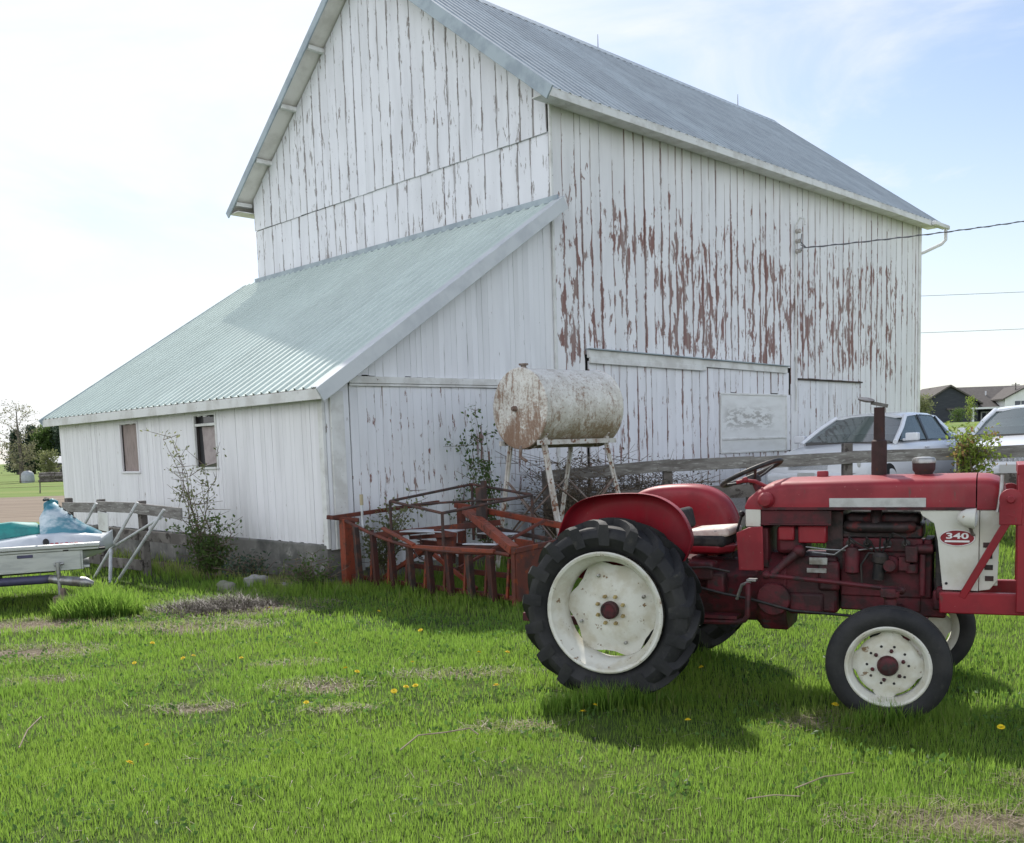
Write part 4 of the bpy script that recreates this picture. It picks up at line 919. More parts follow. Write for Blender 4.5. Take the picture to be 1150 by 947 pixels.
for x0 in (.12, 1.22):
    mb = MB(); mb.bar((x0, -.36, TZ - .40), (x0, .36, TZ - .40), .05, .05)
    arc = [(x0, .50 * math.sin(a), TZ - .50 * math.cos(a)) for a in [R(-50 + 10 * k) for k in range(11)]]
    mb.tube(arc, .018, 6); mb.build('saddle', m_leg, tank)
mb = MB()
for a, b in (('a', 'c'), ('b', 'd'), ('a', 'b'), ('c', 'd')):
    p, q = feet[a], feet[b]
    mb.bar(p[0].lerp(p[1], .30), q[0].lerp(q[1], .78), .03, .012)
    mb.bar(p[0].lerp(p[1], .78), q[0].lerp(q[1], .30), .03, .012)
MBB = mb.build('stand_braces', m_legd, tank)
MB().bar((-.02, -.36, TZ - .43), (1.36, -.36, TZ - .43), .04, .06).bar((-.02, .36, TZ - .43), (1.36, .36, TZ - .43), .04, .06).build('stand_rails', m_leg, tank)

# ------------------------------------------------------------------ orange implement
m_or = mat('faded_orange_paint', (.25, .050, .022), (.17, .042, .024), .55, 0, scale=5, c3=(.11, .045, .03), s3=11, lo3=.54, hi3=.60, bump=.2)
m_ord = mat('rusty_orange_steel', (.13, .035, .022), (.07, .03, .024), .7, .1, scale=7, c3=(.22, .055, .025), s3=9, lo3=.58, hi3=.64, bump=.3)
m_pipe = mat('dark_rusted_pipe', (.055, .04, .036), (.12, .055, .04), .7, .2, scale=10)
m_pale = mat('pale_metal_sheet', (.55, .57, .60), (.42, .42, .42), .5, .2, scale=6)
m_plate_shade = mat('shaded_orange_plates', (.075, .026, .02), (.045, .025, .022), .7, .1, scale=7, c3=(.17, .05, .025), s3=9, lo3=.60, hi3=.66, bump=.3)  # darkened orange: the shade on the hanging plates is put into the colour
imp = thing('farm_implement', 'faded orange steel farm implement with a pipe rack, in tall grass below the tank', 'implement', (-2.15, 12.0, 0), math.atan2(-2.1, 2.17))
IL, ID = 3.02, 1.62          # x along the front, y backwards
def IP(name, mb, m, bevel=.004, **k): return mb.build(name, m, imp, bevel, **k)
ft = lambda x: .80 - .075 * x      # height of the top rail
IP('corner_post', MB().box((.06, .03, .40), (.11, .06, .84)).box((.10, .10, .40), (.02, .14, .80)), m_or)
IP('corner_post', MB().box((IL - .03, .03, .29), (.05, .06, .60)).box((IL + .0, .45, .30), (.02, .86, .52)), m_ord)
IP('corner_post', MB().box((.5, ID, .45), (.09, .08, .92)), m_ord)
IP('corner_post', MB().box((IL - .05, ID - .3, .34), (.06, .08, .68)), m_ord)
IP('side_rail', MB().bar((.02, -.12, .845), (.06, ID, .93), .05, .05).bar((-.10, -.10, .85), (.20, .16, .80), .06, .05), m_ord)
IP('side_rail', MB().bar((IL, -.02, .575), (IL - .05, ID - .25, .64), .05, .05), m_ord)
IP('rear_rail', MB().bar((.4, ID, .90), (IL, ID - .3, .66), .06, .07), m_or)
IP('rear_rail', MB().bar((.2, ID * .72, .42), (IL, ID * .6, .40), .06, .09), m_ord)
# sagging front rail with its hanging plates
curve = [(.12 + k * (IL - .2) / 16, .02 - .10 * math.sin(math.pi * k / 16), .80 - .017 * k - .115 * math.sin(math.pi * min(1, k / 15))) for k in range(17)]
IP('front_rail', MB().tube(curve, .022, 8), m_ord, 0)
IP('front_rail', MB().bar((.9, -.02, .74), (1.55, -.10, .58), .05, .03).bar((1.5, -.08, .56), (2.75, -.02, .56), .05, .04), m_or)
for k in range(8):
    x = .38 + k * .33; zt_ = curve[min(16, int((x - .12) / (IL - .2) * 16))][2] - .02
    IP('plate', MB().bar((x, -.03, zt_), (x - .02 + random.uniform(-.02, .02), .02, .02), .11, .018, (0, 1, 0)).bar((x + .055, -.06, zt_), (x + .05, -.02, .03), .02, .07, (0, 1, 0)), m_plate_shade if k % 3 else m_pipe)
    IP('tine', MB().bar((x + .16, .10, zt_ - .04), (x + .15, .06, .06), .03, .03), m_or if k % 2 else m_ord)
IP('bottom_rail', MB().bar((.1, .10, .10), (IL - .1, .10, .06), .06, .05).bar((.1, .9, .16), (IL - .1, .9, .14), .06, .06), m_ord)
IP('main_beam', MB().bar((.85, ID * .85, .86), (IL - .02, .02, .585), .10, .09), m_or)
IP('cross_beam', MB().bar((.3, .3, .60), (1.5, 1.35, .72), .07, .07).bar((1.2, .2, .45), (2.5, 1.2, .50), .06, .08), m_ord)
IP('brace', MB().bar((.7, .12, .12), (1.5, .12, .52), .03, .05).bar((1.6, .14, .45), (2.3, .14, .10), .03, .05), m_or)
IP('deck_sheet', MB().box((1.05, .62, .66), (.75, .30, .012), Matrix.Rotation(.35, 3, 'Z')), m_pale)
IP('deck_sheet', MB().box((1.85, .95, .63), (.50, .26, .012), Matrix.Rotation(-.1, 3, 'Z')), m_pale)
IP('deck_sheet', MB().box((2.35, .18, .60), (.42, .10, .012), Matrix.Rotation(.3, 3, 'Z')), m_pale)
# pipe rack: an open rectangle of thin pipe on legs
rx0, rx1, ry0, ry1, rz = .75, 2.0, .30, 1.55, 1.10
c4 = [(.72, .25, 1.04), (.80, 1.55, 1.18), (1.95, 1.45, 1.06), (1.80, .12, .93)]
mb = MB()
for a, b in zip(c4, c4[1:] + c4[:1]): mb.tube([a, b], .017, 8)
mb.tube([(1.05, .3, 1.0), (1.85, 1.4, 1.03)], .014, 8)
for p in c4: mb.tube([p, (p[0], p[1], .45)], .018, 8)
IP('pipe_rack', mb, m_pipe, 0)
IP('hitch_post', MB().box((1.5, 1.02, .86), (.09, .08, .62)).box((1.12, 1.45, .98), (.06, .06, .5)), m_pipe)
IP('loose_bar', MB().bar((.3, .9, .52), (1.7, .35, .66), .04, .05), m_ord)
IP('loose_bar', MB().bar((.9, 1.3, .70), (2.6, 1.05, .58), .035, .05), m_pipe)
IP('loose_bar', MB().bar((1.9, .25, .30), (2.3, 1.3, .78), .05, .03), m_ord)
IP('coil_spring', MB().tube([(1.0 + .03 * math.cos(k * .8), .45 + .03 * math.sin(k * .8), .34 + .0045 * k) for k in range(64)], .007, 5), m_pipe, 0)
IP('chain_loop', MB().tube([(1.35 + .04 * k, .0, .56 - .16 * math.sin(math.pi * k / 12)) for k in range(13)], .010, 6), m_pipe, 0)
IP('linkage_plate', MB().prism([(1.15, .70), (1.55, .66), (1.50, .30), (1.30, .22)], .55, .57, 'y'), m_ord)
IP('linkage_plate', MB().prism([(2.2, .60), (2.5, .58), (2.45, .28), (2.25, .24)], .85, .87, 'y'), m_or)
IP('marker_stake', MB().tube([(.42, .05, .62), (.42, .05, 1.0)], .016, 8), m_pale, 0)
IP('marker_cap', MB().tube([(.42, .05, 1.0), (.42, .05, 1.13)], .022, 8), mat('pale_wood_cap', (.40, .34, .22), None, .7), 0)

# ------------------------------------------------------------------ board fences
m_old = mat('weathered_grey_boards', (.23, .215, .20), (.14, .125, .115), .85, scale=3, stretch=(1, 1, 5), c3=(.34, .33, .31), s3=7, lo3=.54, hi3=.64, bump=.6, bscale=30)
m_old2 = mat('dark_rotten_boards', (.12, .105, .095), (.20, .18, .165), .9, scale=4, bump=.7, bscale=25, c3=(.06, .05, .045), s3=6, lo3=.55, hi3=.6)
fence = thing('board_fence', 'weathered grey two rail board fence behind the tractor in front of the cars', 'fence', (.5, 14.2, gz(.5, 14.2)))
def fxy(s): return .5 + s, 14.2 - .115 * s
posts = [0.05, 1.8, 2.97, 4.3, 5.87, 8.0]
for s in posts:
    x, y = fxy(s); g = gz(x, y) - gz(.5, 14.2)
    tp = {4.3: 1.30, 5.87: 1.24}.get(s, 1.17)
    MB().box((x - .5, y - 14.2 + .06, g + tp / 2 - .1 + (.06 if s < 2 else 0)), (.13, .12, tp + .2), Matrix.Rotation(random.uniform(-.03, .03), 3, 'Y')).build('fence_post', m_old2, fence, bevel=.012)
for a, b in zip(posts[:-1], posts[1:]):
    (x0, y0), (x1, y1) = fxy(a - .03), fxy(b + .03)
    g0, g1 = gz(x0, y0) - gz(.5, 14.2), gz(x1, y1) - gz(.5, 14.2)
    for zz, hh in ((1.09, .17), (.68, .19), (.28, .17)):
        j = random.uniform(-.025, .025); off = random.uniform(-.006, .006)
        MB().bar((x0 - .5, y0 - 14.2 - .025 + off, g0 + zz + j + (.07 if a < 2 else 0)), (x1 - .5, y1 - 14.2 - .025 + off, g1 + zz - j * .5 + (.06 if b < 2 else 0)), .03, hh).build('fence_rail', m_old if zz > .9 else m_old2, fence, bevel=.004)
lf0 = bw(-5.45, 5.75); lf1 = bw(-5.45, 1.62); dv = (lf1 - lf0)
lf = thing('board_fence', 'short dark broken board fence standing along the lean-to wall behind the trailer', 'fence', (lf0.x, lf0.y, gz(lf0.x, lf0.y)), math.atan2(dv.y, dv.x))
fl = dv.length
for s in (.03, 1.35, 2.75):
    MB().box((s, .06, .50), (.11, .10, 1.12), Matrix.Rotation(random.uniform(-.05, .05), 3, 'Y')).build('fence_post', m_old2, lf, bevel=.012)
for a, b in ((0, 1.38), (1.36, 2.78), (2.76, fl)):
    for zz, hh in ((.93, .15), (.56, .14), (.14, .15)):
        if zz < .3 and a == 2.76: continue
        MB().bar((a, -.02, zz + random.uniform(-.04, .04)), (b, -.02 + random.uniform(-.02, .02), zz + random.uniform(-.04, .04)), .028, hh).build('fence_rail', m_old if zz > .9 else m_old2, lf, bevel=.004)
MB().box((1.63, -.05, .74), (.36, .012, .28), Matrix.Rotation(.06, 3, 'Y')).build('white_board', m_trim, lf, bevel=.003)
# the rusty white pipe trestle leaning on that fence
tr0 = bw(-5.80, 2.2)
tre = thing('pipe_trestle', 'white metal pipe frame with crossed braces leaning on the dark board fence', 'frame', (tr0.x, tr0.y, gz(tr0.x, tr0.y)), BA)
def tq(u, v, z): return Vector((u + 5.80, v - 2.2, z))
m_wp = mat('galvanised_white_pipe', (.58, .59, .60), (.42, .42, .41), .5, .1, scale=9, c3=(.22, .14, .10), s3=15, lo3=.62, hi3=.68)
MB().tube([tq(-5.62, 2.62, 1.06), tq(-6.0, 3.38, -.02)], .021, 8).build('pipe', m_wp, tre)
MB().tube([tq(-5.62, 1.83, .98), tq(-6.0, 2.62, -.02)], .021, 8).build('pipe', m_wp, tre)
MB().tube([tq(-5.6, 1.95, .88), tq(-5.80, 3.1, .44)], .019, 8).build('brace', m_wp, tre)
MB().tube([tq(-5.83, 3.1, .44), tq(-6.04, 2.70, -.03)], .024, 8).build('brace', m_wp, tre)
pl0 = bw(-5.72, 4.5)
pole = MB().tube([bw(-5.62, 4.02, 1.02), bw(-5.95, 4.85, -.02)], .021, 8).build('leaning_pole', m_wp)
tag(pole, 'single white metal pole leaning on the dark fence beside the trailer', 'pole')

# ------------------------------------------------------------------ trailer, watercraft, block
m_alu = mat('brushed_aluminium', (.50, .51, .50), (.40, .41, .41), .38, .75, scale=3, stretch=(1, 1, 6), bump=.1, bscale=60)
m_purple = mat('faded_purple_steel', (.075, .07, .13), (.05, .05, .08), .5, .1, scale=8)
tl = thing('trailer', 'low aluminium sided trailer carrying the jet ski at the left edge', 'trailer', (-4.88, 11.08, -.07), R(24))
MB().box((-1.05, .0, .60), (1.92, .035, .25)).box((-1.05, -.022, .60), (.0, .0, .0)).build('side_panel', m_alu, tl, bevel=.006)
MB().box((-1.0, -.02, .755), (2.25, .10, .05)).box((-1.0, -.01, .715), (2.22, .05, .04)).build('top_rail', m_alu, tl, bevel=.010)
MB().box((-1.0, .75, .50), (2.0, 1.42, .03)).build('deck', m_alu, tl, bevel=.004)
MB().box((-.92, -.022, .64), (.0, 0, 0)) if False else None
MB().box((-.66, -.024, .662), (.16, .012, .034)).build('handle_slot', m_purple, tl, bevel=.005)
MB().box((-.24, -.03, .705), (.06, .012, .018)).build('latch', m_black, tl, bevel=.003)
MB().box((-1.05, 1.46, .60), (1.92, .035, .25)).build('side_panel', m_alu, tl, bevel=.006)
MB().box((-.08, .73, .60), (.03, 1.45, .25)).build('front_panel', m_alu, tl, bevel=.005)
MB().tube([(-1.9, .12, .385), (-.40, .02, .385)], .05, 14).build('frame_tube', m_purple, tl)
MB().tube([(-1.9, 1.2, .385), (-.40, 1.2, .385)], .05, 14).box((-1.0, .7, .42), (.1, 1.2, .08)).build('frame_tube', m_purple, tl)
cp = MB().tube([(-.42, -.02, .39), (-.22, -.12, .36), (-.06, -.16, .34), (.02, -.17, .31)], [.05, .055, .06, .035], 12).build('coupler', m_steel, tl)
jk = MB().tube([(-.33, -.10, .08), (-.33, -.10, .55)], .022, 10).build('jack', m_steel, tl)
MB().tube([(-.37, -.10, .55), (-.27, -.10, .565)], .016, 8).tube([(-.33, -.1, .53), (-.33, -.1, .58)], .03, 10).build('jack_handle', m_steel, jk)
for yy in (.05, 1.4):
    wh = MB().lathe([(.12, -.08), (.19, -.085), (.235, -.05), (.24, 0), (.235, .05), (.19, .085), (.12, .08)], (-1.55, yy, .235), (0, 1, 0), 32).build('wheel', m_tyre, tl)
    MB().lathe([(.12, -.07), (.08, -.03), (0, -.03), ], (-1.55, yy, .235), (0, 1, 0), 24).build('rim', m_steel, wh)
m_wood = mat('old_timber_block', (.20, .15, .11), (.12, .09, .07), .9, scale=7, bump=.6)
bl = MB().box((-5.02, 10.72, .07), (.24, .18, .16), Matrix.Rotation(.3, 3, 'Z')).build('timber_block', m_wood, None, bevel=.008)
tag(bl, 'old timber block lying under the trailer jack', 'block')
bl2 = MB().bar((-4.95, 10.55, -.02), (-4.99, 10.63, .24), .10, .045, (1, 0, 0)).build('timber_board', m_wood, None, bevel=.004)
tag(bl2, 'short dark board standing upright at the trailer coupler', 'board')
# jet ski
m_hullw = mat('watercraft_white_gelcoat', (.66, .68, .70), (.56, .58, .60), .25, 0, scale=3, bump=0, coat=.4)
m_teal = mat('watercraft_teal_plastic', (.02, .21, .24), (.03, .15, .20), .35, 0, scale=4, bump=.05)
m_tealseat = mat('teal_seat_vinyl', (.03, .27, .25), (.03, .2, .2), .55, 0, scale=8)
m_tealblue = mat('metallic_blue_cowl', (.06, .22, .29), (.55, .62, .66), .3, .1, scale=2.6, lo=.44, hi=.62, stretch=(.6, .6, 1.3), bump=0)
m_pinkish = mat('pink_decal', (.55, .12, .14), None, .4, bump=0)
js = thing('jet_ski', 'white and teal jet ski with raised handlebar cowl sitting on the trailer', 'jet ski', (-5.36, 11.52, .43), R(24)); js.scale = (.68, .75, .88)
def hull_ring(x, hw, zb, zt, dz=0):
    pts = [(0, zb), (hw * .55, zb + .02), (hw * .92, zb + .10), (hw, zb + .17), (hw * 1.04, zb + .19), (hw * 1.0, zb + .22), (hw * .86, zt - .03), (hw * .5, zt), (0, zt + .015)]
    full = pts + [(-a, b) for a, b in reversed(pts[1:-1])]
    return [Vector((x, a, b)) for a, b in full]
MB().loft([hull_ring(-1.55, .42, .02, .34), hull_ring(-1.2, .50, .01, .36), hull_ring(-.5, .53, .0, .42), hull_ring(.0, .52, .01, .44), hull_ring(.35, .44, .05, .42), hull_ring(.60, .30, .11, .38), hull_ring(.74, .14, .17, .36), hull_ring(.80, .03, .20, .33)]).build('hull', m_hullw, js, smooth=60)
MB().loft([[Vector((x, a * hw, z0 + b * hh)) for a, b in ((-1, 0), (-.9, .6), (-.45, 1), (.45, 1), (.9, .6), (1, 0))] for x, hw, z0, hh in ((-1.45, .16, .34, .04), (-1.3, .20, .35, .22), (-.8, .19, .40, .20), (-.42, .18, .43, .14), (-.30, .15, .44, .05))]).build('seat', m_tealseat, js, bevel=.015, smooth=50)
MB().loft([[Vector((x, a * hw, z0 + b * hh)) for a, b in ((-1, 0), (-.85, .55), (-.4, 1), (.4, 1), (.85, .55), (1, 0))] for x, hw, z0, hh in ((-.36, .22, .42, .22), (-.22, .26, .42, .40), (-.10, .27, .42, .42), (.10, .30, .42, .26), (.35, .27, .40, .12), (.62, .14, .37, .03))]).build('front_cowl', m_tealblue, js, smooth=60)
MB().loft([[Vector((x, a * hw, z0 + b * hh)) for a, b in ((-1, 0), (-.7, 1), (.7, 1), (1, 0))] for x, hw, z0, hh in ((-.28, .10, .74, .09), (-.14, .12, .80, .09), (-.04, .10, .80, .05))]).build('handlebar_pad', m_teal, js, bevel=.02)
MB().tube([(-.26, -.34, .88), (-.20, -.12, .88), (-.20, .12, .88), (-.26, .34, .88)], .017, 8).build('handlebar', m_black, js)
mb = MB()
for k in range(4): mb.box((-.02 + .07 * k, -.0, (.775, .732, .672, .618)[k]), (.05, .25, .014), Matrix.Rotation(R(34), 3, 'Y'))
mb.build('cowl_vents', m_black, js, bevel=.003)
mb = MB()
for k in range(7): mb.box((-.18 + .075 * k, -.515 + (.010 if k > 5 else 0), .300 - .002 * k), (.05, .010, .045 if k % 2 else .034), Matrix.Rotation(.25, 3, 'X'))
mb.build('pink_decal', m_pinkish, js)
MB().lathe([(.05, 0), (.05, .012), (0, .014)], (-.27, -.505, .33), (0, -1, .3), 16).build('dark_vent', m_black, js)
MB().box((-.3, 0, .205), (1.9, 1.085, .03)).build('bumper_strip', m_black, js, bevel=.012)

# ------------------------------------------------------------------ cars
m_car = mat('white_car_paint', (.80, .81, .83), (.76, .77, .79), .25, 0, scale=1, bump=0, coat=.6)
t = NT('tinted_car_glass'); m_glass = t.finish(t.bsdf((.17, .215, .21), .05, 0, None, .9, trans=.5))
m_pill = mat('dark_window_pillar', (.03, .032, .036), None, .4, bump=0)
m_cart = mat('car_tyre', (.02, .02, .021), None, .8)
m_alloy = mat('alloy_wheel', (.5, .5, .52), None, .35, .7, bump=0)
m_lamp = mat('car_lamp', (.6, .6, .58), None, .1, bump=0)
m_tail = mat('tail_lamp_red', (.3, .01, .01), None, .2, bump=0)
m_inter = mat('car_interior', (.10, .095, .09), None, .8, bump=0)
def make_car(label):
    car = thing('parked_car', label, 'car', (0, 0, 0), 0, 'white cars parked behind the fence')
    B = lambda n, mb, m, p=None, bv=0, **k: mb.build(n, m, p or car, bv, **k)
    def ring(x, hw, zb, zt, cr=.12):
        pts = [(-hw * .93, zb), (-hw, zb + .16), (-hw * 1.0, zt - .20), (-hw * .965, zt - .05), (-hw * .82, zt), (0, zt + .025), (hw * .82, zt), (hw * .965, zt - .05), (hw, zt - .20), (hw, zb + .16), (hw * .93, zb)]
        return [Vector((x, a, b)) for a, b in pts]
    B('body', MB().loft([ring(2.38, .60, .32, .62), ring(2.30, .78, .24, .70), ring(2.05, .87, .20, .78), ring(1.4, .90, .19, .88), ring(.9, .91, .19, .95), ring(.2, .92, .19, .97), ring(-1.0, .92, .19, .98), ring(-1.55, .91, .2, .99), ring(-2.1, .86, .24, .97), ring(-2.36, .78, .30, .92), ring(-2.42, .66, .36, .84)]), m_car, None, .0, smooth=60)
    # greenhouse: roof skin on pillars, glass between
    zr = 1.43; hb, hr = .82, .60
    base = {'wf': (1.02, .955), 'wr': (-1.72, .98)}; roofx = (.16, -.98)
    def P(x, y, z): return Vector((x, y, z))
    ws = [P(1.02, -hb, .955), P(1.10, -.4, .965), P(1.12, 0, .968), P(1.10, .4, .965), P(1.02, hb, .955)]
    wt = [P(.14, -hr, 1.385), P(.22, -.3, 1.41), P(.24, 0, 1.415), P(.22, .3, 1.41), P(.14, hr, 1.385)]
    B('windscreen', MB().add(ws + wt, [(k, k + 1, 6 + k, 5 + k) for k in range(4)]), m_glass, smooth=60, fix=False)
    rs = [P(-1.74, -hb * .93, .98), P(-1.80, 0, .985), P(-1.74, hb * .93, .98)]; rt = [P(-1.05, -hr, 1.37), P(-1.10, 0, 1.40), P(-1.05, hr, 1.37)]
    B('rear_window', MB().add(rs + rt, [(k, k + 1, 4 + k, 3 + k) for k in range(2)]), m_glass, smooth=60, fix=False)
    roof = []
    for x, z, hw_ in ((.26, 1.40, .585), (.10, 1.425, .62), (-.3, 1.45, .635), (-.75, 1.44, .625), (-1.0, 1.405, .61), (-1.14, 1.375, .59)):
        roof.append([P(x, -hw_ - .03, z - .045), P(x, -hw_ + .02, z - .012), P(x, -hw_ * .5, z + .012), P(x, 0, z + .018), P(x, hw_ * .5, z + .012), P(x, hw_ - .02, z - .012), P(x, hw_ + .03, z - .045), P(x, 0, z - .05)])
    B('roof', MB().loft(roof), m_car, smooth=60)
    for s in (-1, 1):
        B('roof_pillar', MB().tube([P(1.05, s * (hb + .01), .95), P(.60, s * .74, 1.19), P(.20, s * (hr + .02), 1.385)], .038, 8), m_car)
        B('roof_pillar', MB().loft([[P(-1.42, s * .845, .97), P(-1.80, s * .80, .97), P(-1.80, s * .74, .97), P(-1.42, s * .79, .97)], [P(-1.12, s * .72, 1.22), P(-1.38, s * .70, 1.20), P(-1.38, s * .66, 1.2), P(-1.12, s * .67, 1.22)], [P(-.86, s * .635, 1.40), P(-1.10, s * .62, 1.385), P(-1.10, s * .58, 1.385), P(-.86, s * .59, 1.40)]]), m_car)
        B('side_window', MB().add([P(.90, s * .845, .975), P(-.12, s * .855, .98), P(-.17, s * .645, 1.39), P(.18, s * .64, 1.375)], [(0, 1, 2, 3)]), m_glass, fix=False, smooth=0)
        B('side_window', MB().add([P(-.20, s * .855, .98), P(-1.10, s * .85, .985), P(-.90, s * .655, 1.365), P(-.25, s * .645, 1.39)], [(0, 1, 2, 3)]), m_glass, fix=False, smooth=0)
        B('side_window', MB().add([P(-1.14, s * .85, .985), P(-1.45, s * .835, .985), P(-1.0, s * .65, 1.34), P(-.94, s * .655, 1.36)], [(0, 1, 2, 3)]), m_glass, fix=False, smooth=0)
        split(B('window_pillar', MB().bar((-.16, s * .865, .965), (-.21, s * .655, 1.40), .02, .07, (1, 0, 0)).bar((-1.12, s * .86, .97), (-.925, s * .665, 1.37), .02, .045, (1, 0, 0)), m_pill))
        B('wing_mirror', MB().box((.78, s * 1.0, 1.03), (.12, .2, .13)).box((.78, s * .90, .985), (.08, .12, .04)), m_car, None, .035, seg=3)
        B('headlight', MB().box((2.20, s * .62, .64), (.22, .34, .13), Matrix.Rotation(s * .28, 3, 'Z')), m_lamp, None, .03)
        B('tail_lamp', MB().box((-2.34, s * .64, .78), (.12, .32, .16)), m_tail, None, .02)
        B('door_handle', MB().box((.0, s * .925, .85), (.16, .03, .03)).box((-.95, s * .925, .86), (.16, .03, .03)), m_car, None, .008)
        for x in (1.42, -1.38):
            wl = B('wheel', MB().lathe([(.20, -.10), (.29, -.105), (.32, -.07), (.325, 0), (.32, .07), (.29, .105), (.20, .10)], (x, s * .80, .325), (0, 1, 0), 36), m_cart)
            B('rim', MB().lathe([(.205, .085), (.19, .06), (.08, .07), (.05, .085), (0, .085)], (x, s * .80, .325), (0, s, 0), 28, cap=False), m_alloy, wl)
    B('grille', MB().box((2.355, 0, .60), (.05, .7, .12)), m_pill, None, .01)
    B('bumper', MB().box((2.36, 0, .42), (.12, 1.45, .16)), m_car, None, .05, seg=3)
    B('number_plate', MB().box((2.43, 0, .44), (.015, .30, .14)), m_lamp, None, .004)
    B('cabin', MB().box((-.3, 0, .80), (2.4, 1.5, .3)).box((.05, -.38, 1.05), (.14, .46, .5)).box((.05, .38, 1.05), (.14, .46, .5)).box((-.95, 0, 1.02), (.16, 1.3, .4)).box((.85, 0, .93), (.5, 1.5, .1)), m_inter, None, .04)
    return car
def copy_thing(src, label):
    c = src.copy(); col.objects.link(c); c['label'] = label
    for ch in src.children:
        d = ch.copy(); col.objects.link(d); d.parent = c
        for g_ in ch.children:
            e = g_.copy(); col.objects.link(e); e.parent = d
    return c
car1 = make_car('white sedan behind the board fence, directly behind the tractor exhaust pipe')
car1.location = (6.45, 17.1, gz(6.4, 17.1) + .02); car1.rotation_euler = (0, 0, math.atan2(-.70, -.71))
bpy.context.view_layer.update()
car2 = copy_thing(car1, 'second white car cut off by the right edge, behind the vine covered fence post')
car2.location = (9.05, 16.6, gz(9.05, 16.6) + .06); car2.rotation_euler = (0, 0, math.atan2(-.80, -.60))
# ------------------------------------------------------------------ leaves and stems
def leaf_cloud(P, size, squash=.55, up=.35):
    """leaf shaped faces (two triangles, folded) at the points P"""
    n = len(P); size = np.broadcast_to(np.asarray(size, float), (n,)) * RNG.uniform(.65, 1.25, n)
    d = RNG.normal(size=(n, 3)); d[:, 2] += up; d /= np.linalg.norm(d, axis=1)[:, None]
    e = RNG.normal(size=(n, 3)); e -= (e * d).sum(1)[:, None] * d; e /= np.linalg.norm(e, axis=1)[:, None]
    nn = np.cross(d, e); s = size[:, None]
    V = np.stack([P, P + d * s * .5 + e * s * squash * .5 + nn * s * .08, P + d * s, P + d * s * .5 - e * s * squash * .5 + nn * s * .08], 1)
    b = np.arange(n)[:, None, None] * 4
    return V.reshape(-1, 3), (np.array([[0, 1, 2], [0, 2, 3]])[None] + b).reshape(-1, 3)
def leaves(name, P, size, m, parent, **k):
    V, F = leaf_cloud(np.asarray(P, float), size, **k); return np_mesh(name, V, F, m, None, parent)
m_bark = mat('grey_brown_bark', (.11, .09, .075), (.19, .165, .14), .9, scale=8, bump=.5)
m_twig = mat('dry_brown_twigs', (.12, .09, .065), (.20, .16, .12), .9, scale=10, bump=0)
m_leaf_y = leaf_mat('young_yellow_leaves', (.30, .36, .07), (.21, .29, .06), .5)
m_leaf_g = leaf_mat('mid_green_leaves', (.07, .12, .03), (.11, .17, .045))
m_leaf_d = leaf_mat('dark_evergreen_leaves', (.05, .08, .05), (.075, .11, .07), .25)
m_leaf_p = leaf_mat('pale_spring_leaves', (.16, .19, .075), (.22, .23, .11))
m_leaf_r = leaf_mat('reddish_bud_leaves', (.22, .12, .06), (.26, .19, .07))
m_bud = leaf_mat('brown_buds_and_twigs', (.13, .10, .075), (.18, .15, .10), .2)
m_bud2 = leaf_mat('pale_tree_buds', (.26, .22, .16), (.22, .24, .12), .35)
def make_tree(name, label, cat, x, y, H, rw, mleaf, nleaf, lsize, base=.15, shape='round', group=None, bare=0.0, trunk=.03):
    z0 = gz(x, y); o = thing(name, label, cat, (x, y, z0 - .05), random.uniform(0, 6), group)
    mb = MB(); tips = []
    mb.tube([(0, 0, 0), (.01 * H, .005 * H, H * .3), (-.005 * H, .01 * H, H * .62), (0, 0, H * .95)], [trunk * H, trunk * H * .75, trunk * H * .45, trunk * H * .08], 8)
    nb = 26
    for k in range(nb):
        f = base + (1 - base) * ((k + .5) / nb) ** .9 * .95; a = k * 2.4 + random.uniform(-.4, .4)
        if shape == 'cone': rr = rw * (1.02 - f) / (1.02 - base)
        else: rr = rw * math.sqrt(max(.05, 1 - ((f - .55) / .56) ** 2)) * random.uniform(.65, 1.1)
        rise = (.10 if shape == 'cone' else .55) * rr
        p0 = Vector((0, 0, f * H - (0 if shape == 'cone' else rise * .4))); p2 = Vector((math.cos(a) * rr, math.sin(a) * rr, min(f * H + rise * .7, H * .99)))
        p1 = p0.lerp(p2, .5) + Vector((0, 0, rise * .12))
        mb.tube([p0, p1, p2], [trunk * H * .3 * (1.1 - f), trunk * H * .18 * (1.1 - f), trunk * H * .04], 5, cap=False)
        for j in range(5):
            q0 = p0.lerp(p2, .3 + .15 * j); q = q0 + Vector((random.gauss(0, 1), random.gauss(0, 1), random.gauss(.35, .6))) * rr * .3
            mb.tube([q0, q], [trunk * H * .05, trunk * H * .015], 4, cap=False); tips.append((q0, q))
        tips.append((p1, p2))
    mb.build('trunk', m_bark, o, smooth=60)
    P = []
    for k in range(nleaf):
        a, b = random.choice(tips); t_ = random.random() ** .6
        if bare and (a.z + b.z) / 2 > H * .5 and random.random() < bare: continue
        q = a.lerp(b, t_); P.append((q.x + random.gauss(0, lsize * .9), q.y + random.gauss(0, lsize * .9), q.z + random.gauss(0, lsize * .7)))
    leaves('crown', P, lsize, mleaf, o)
    return o
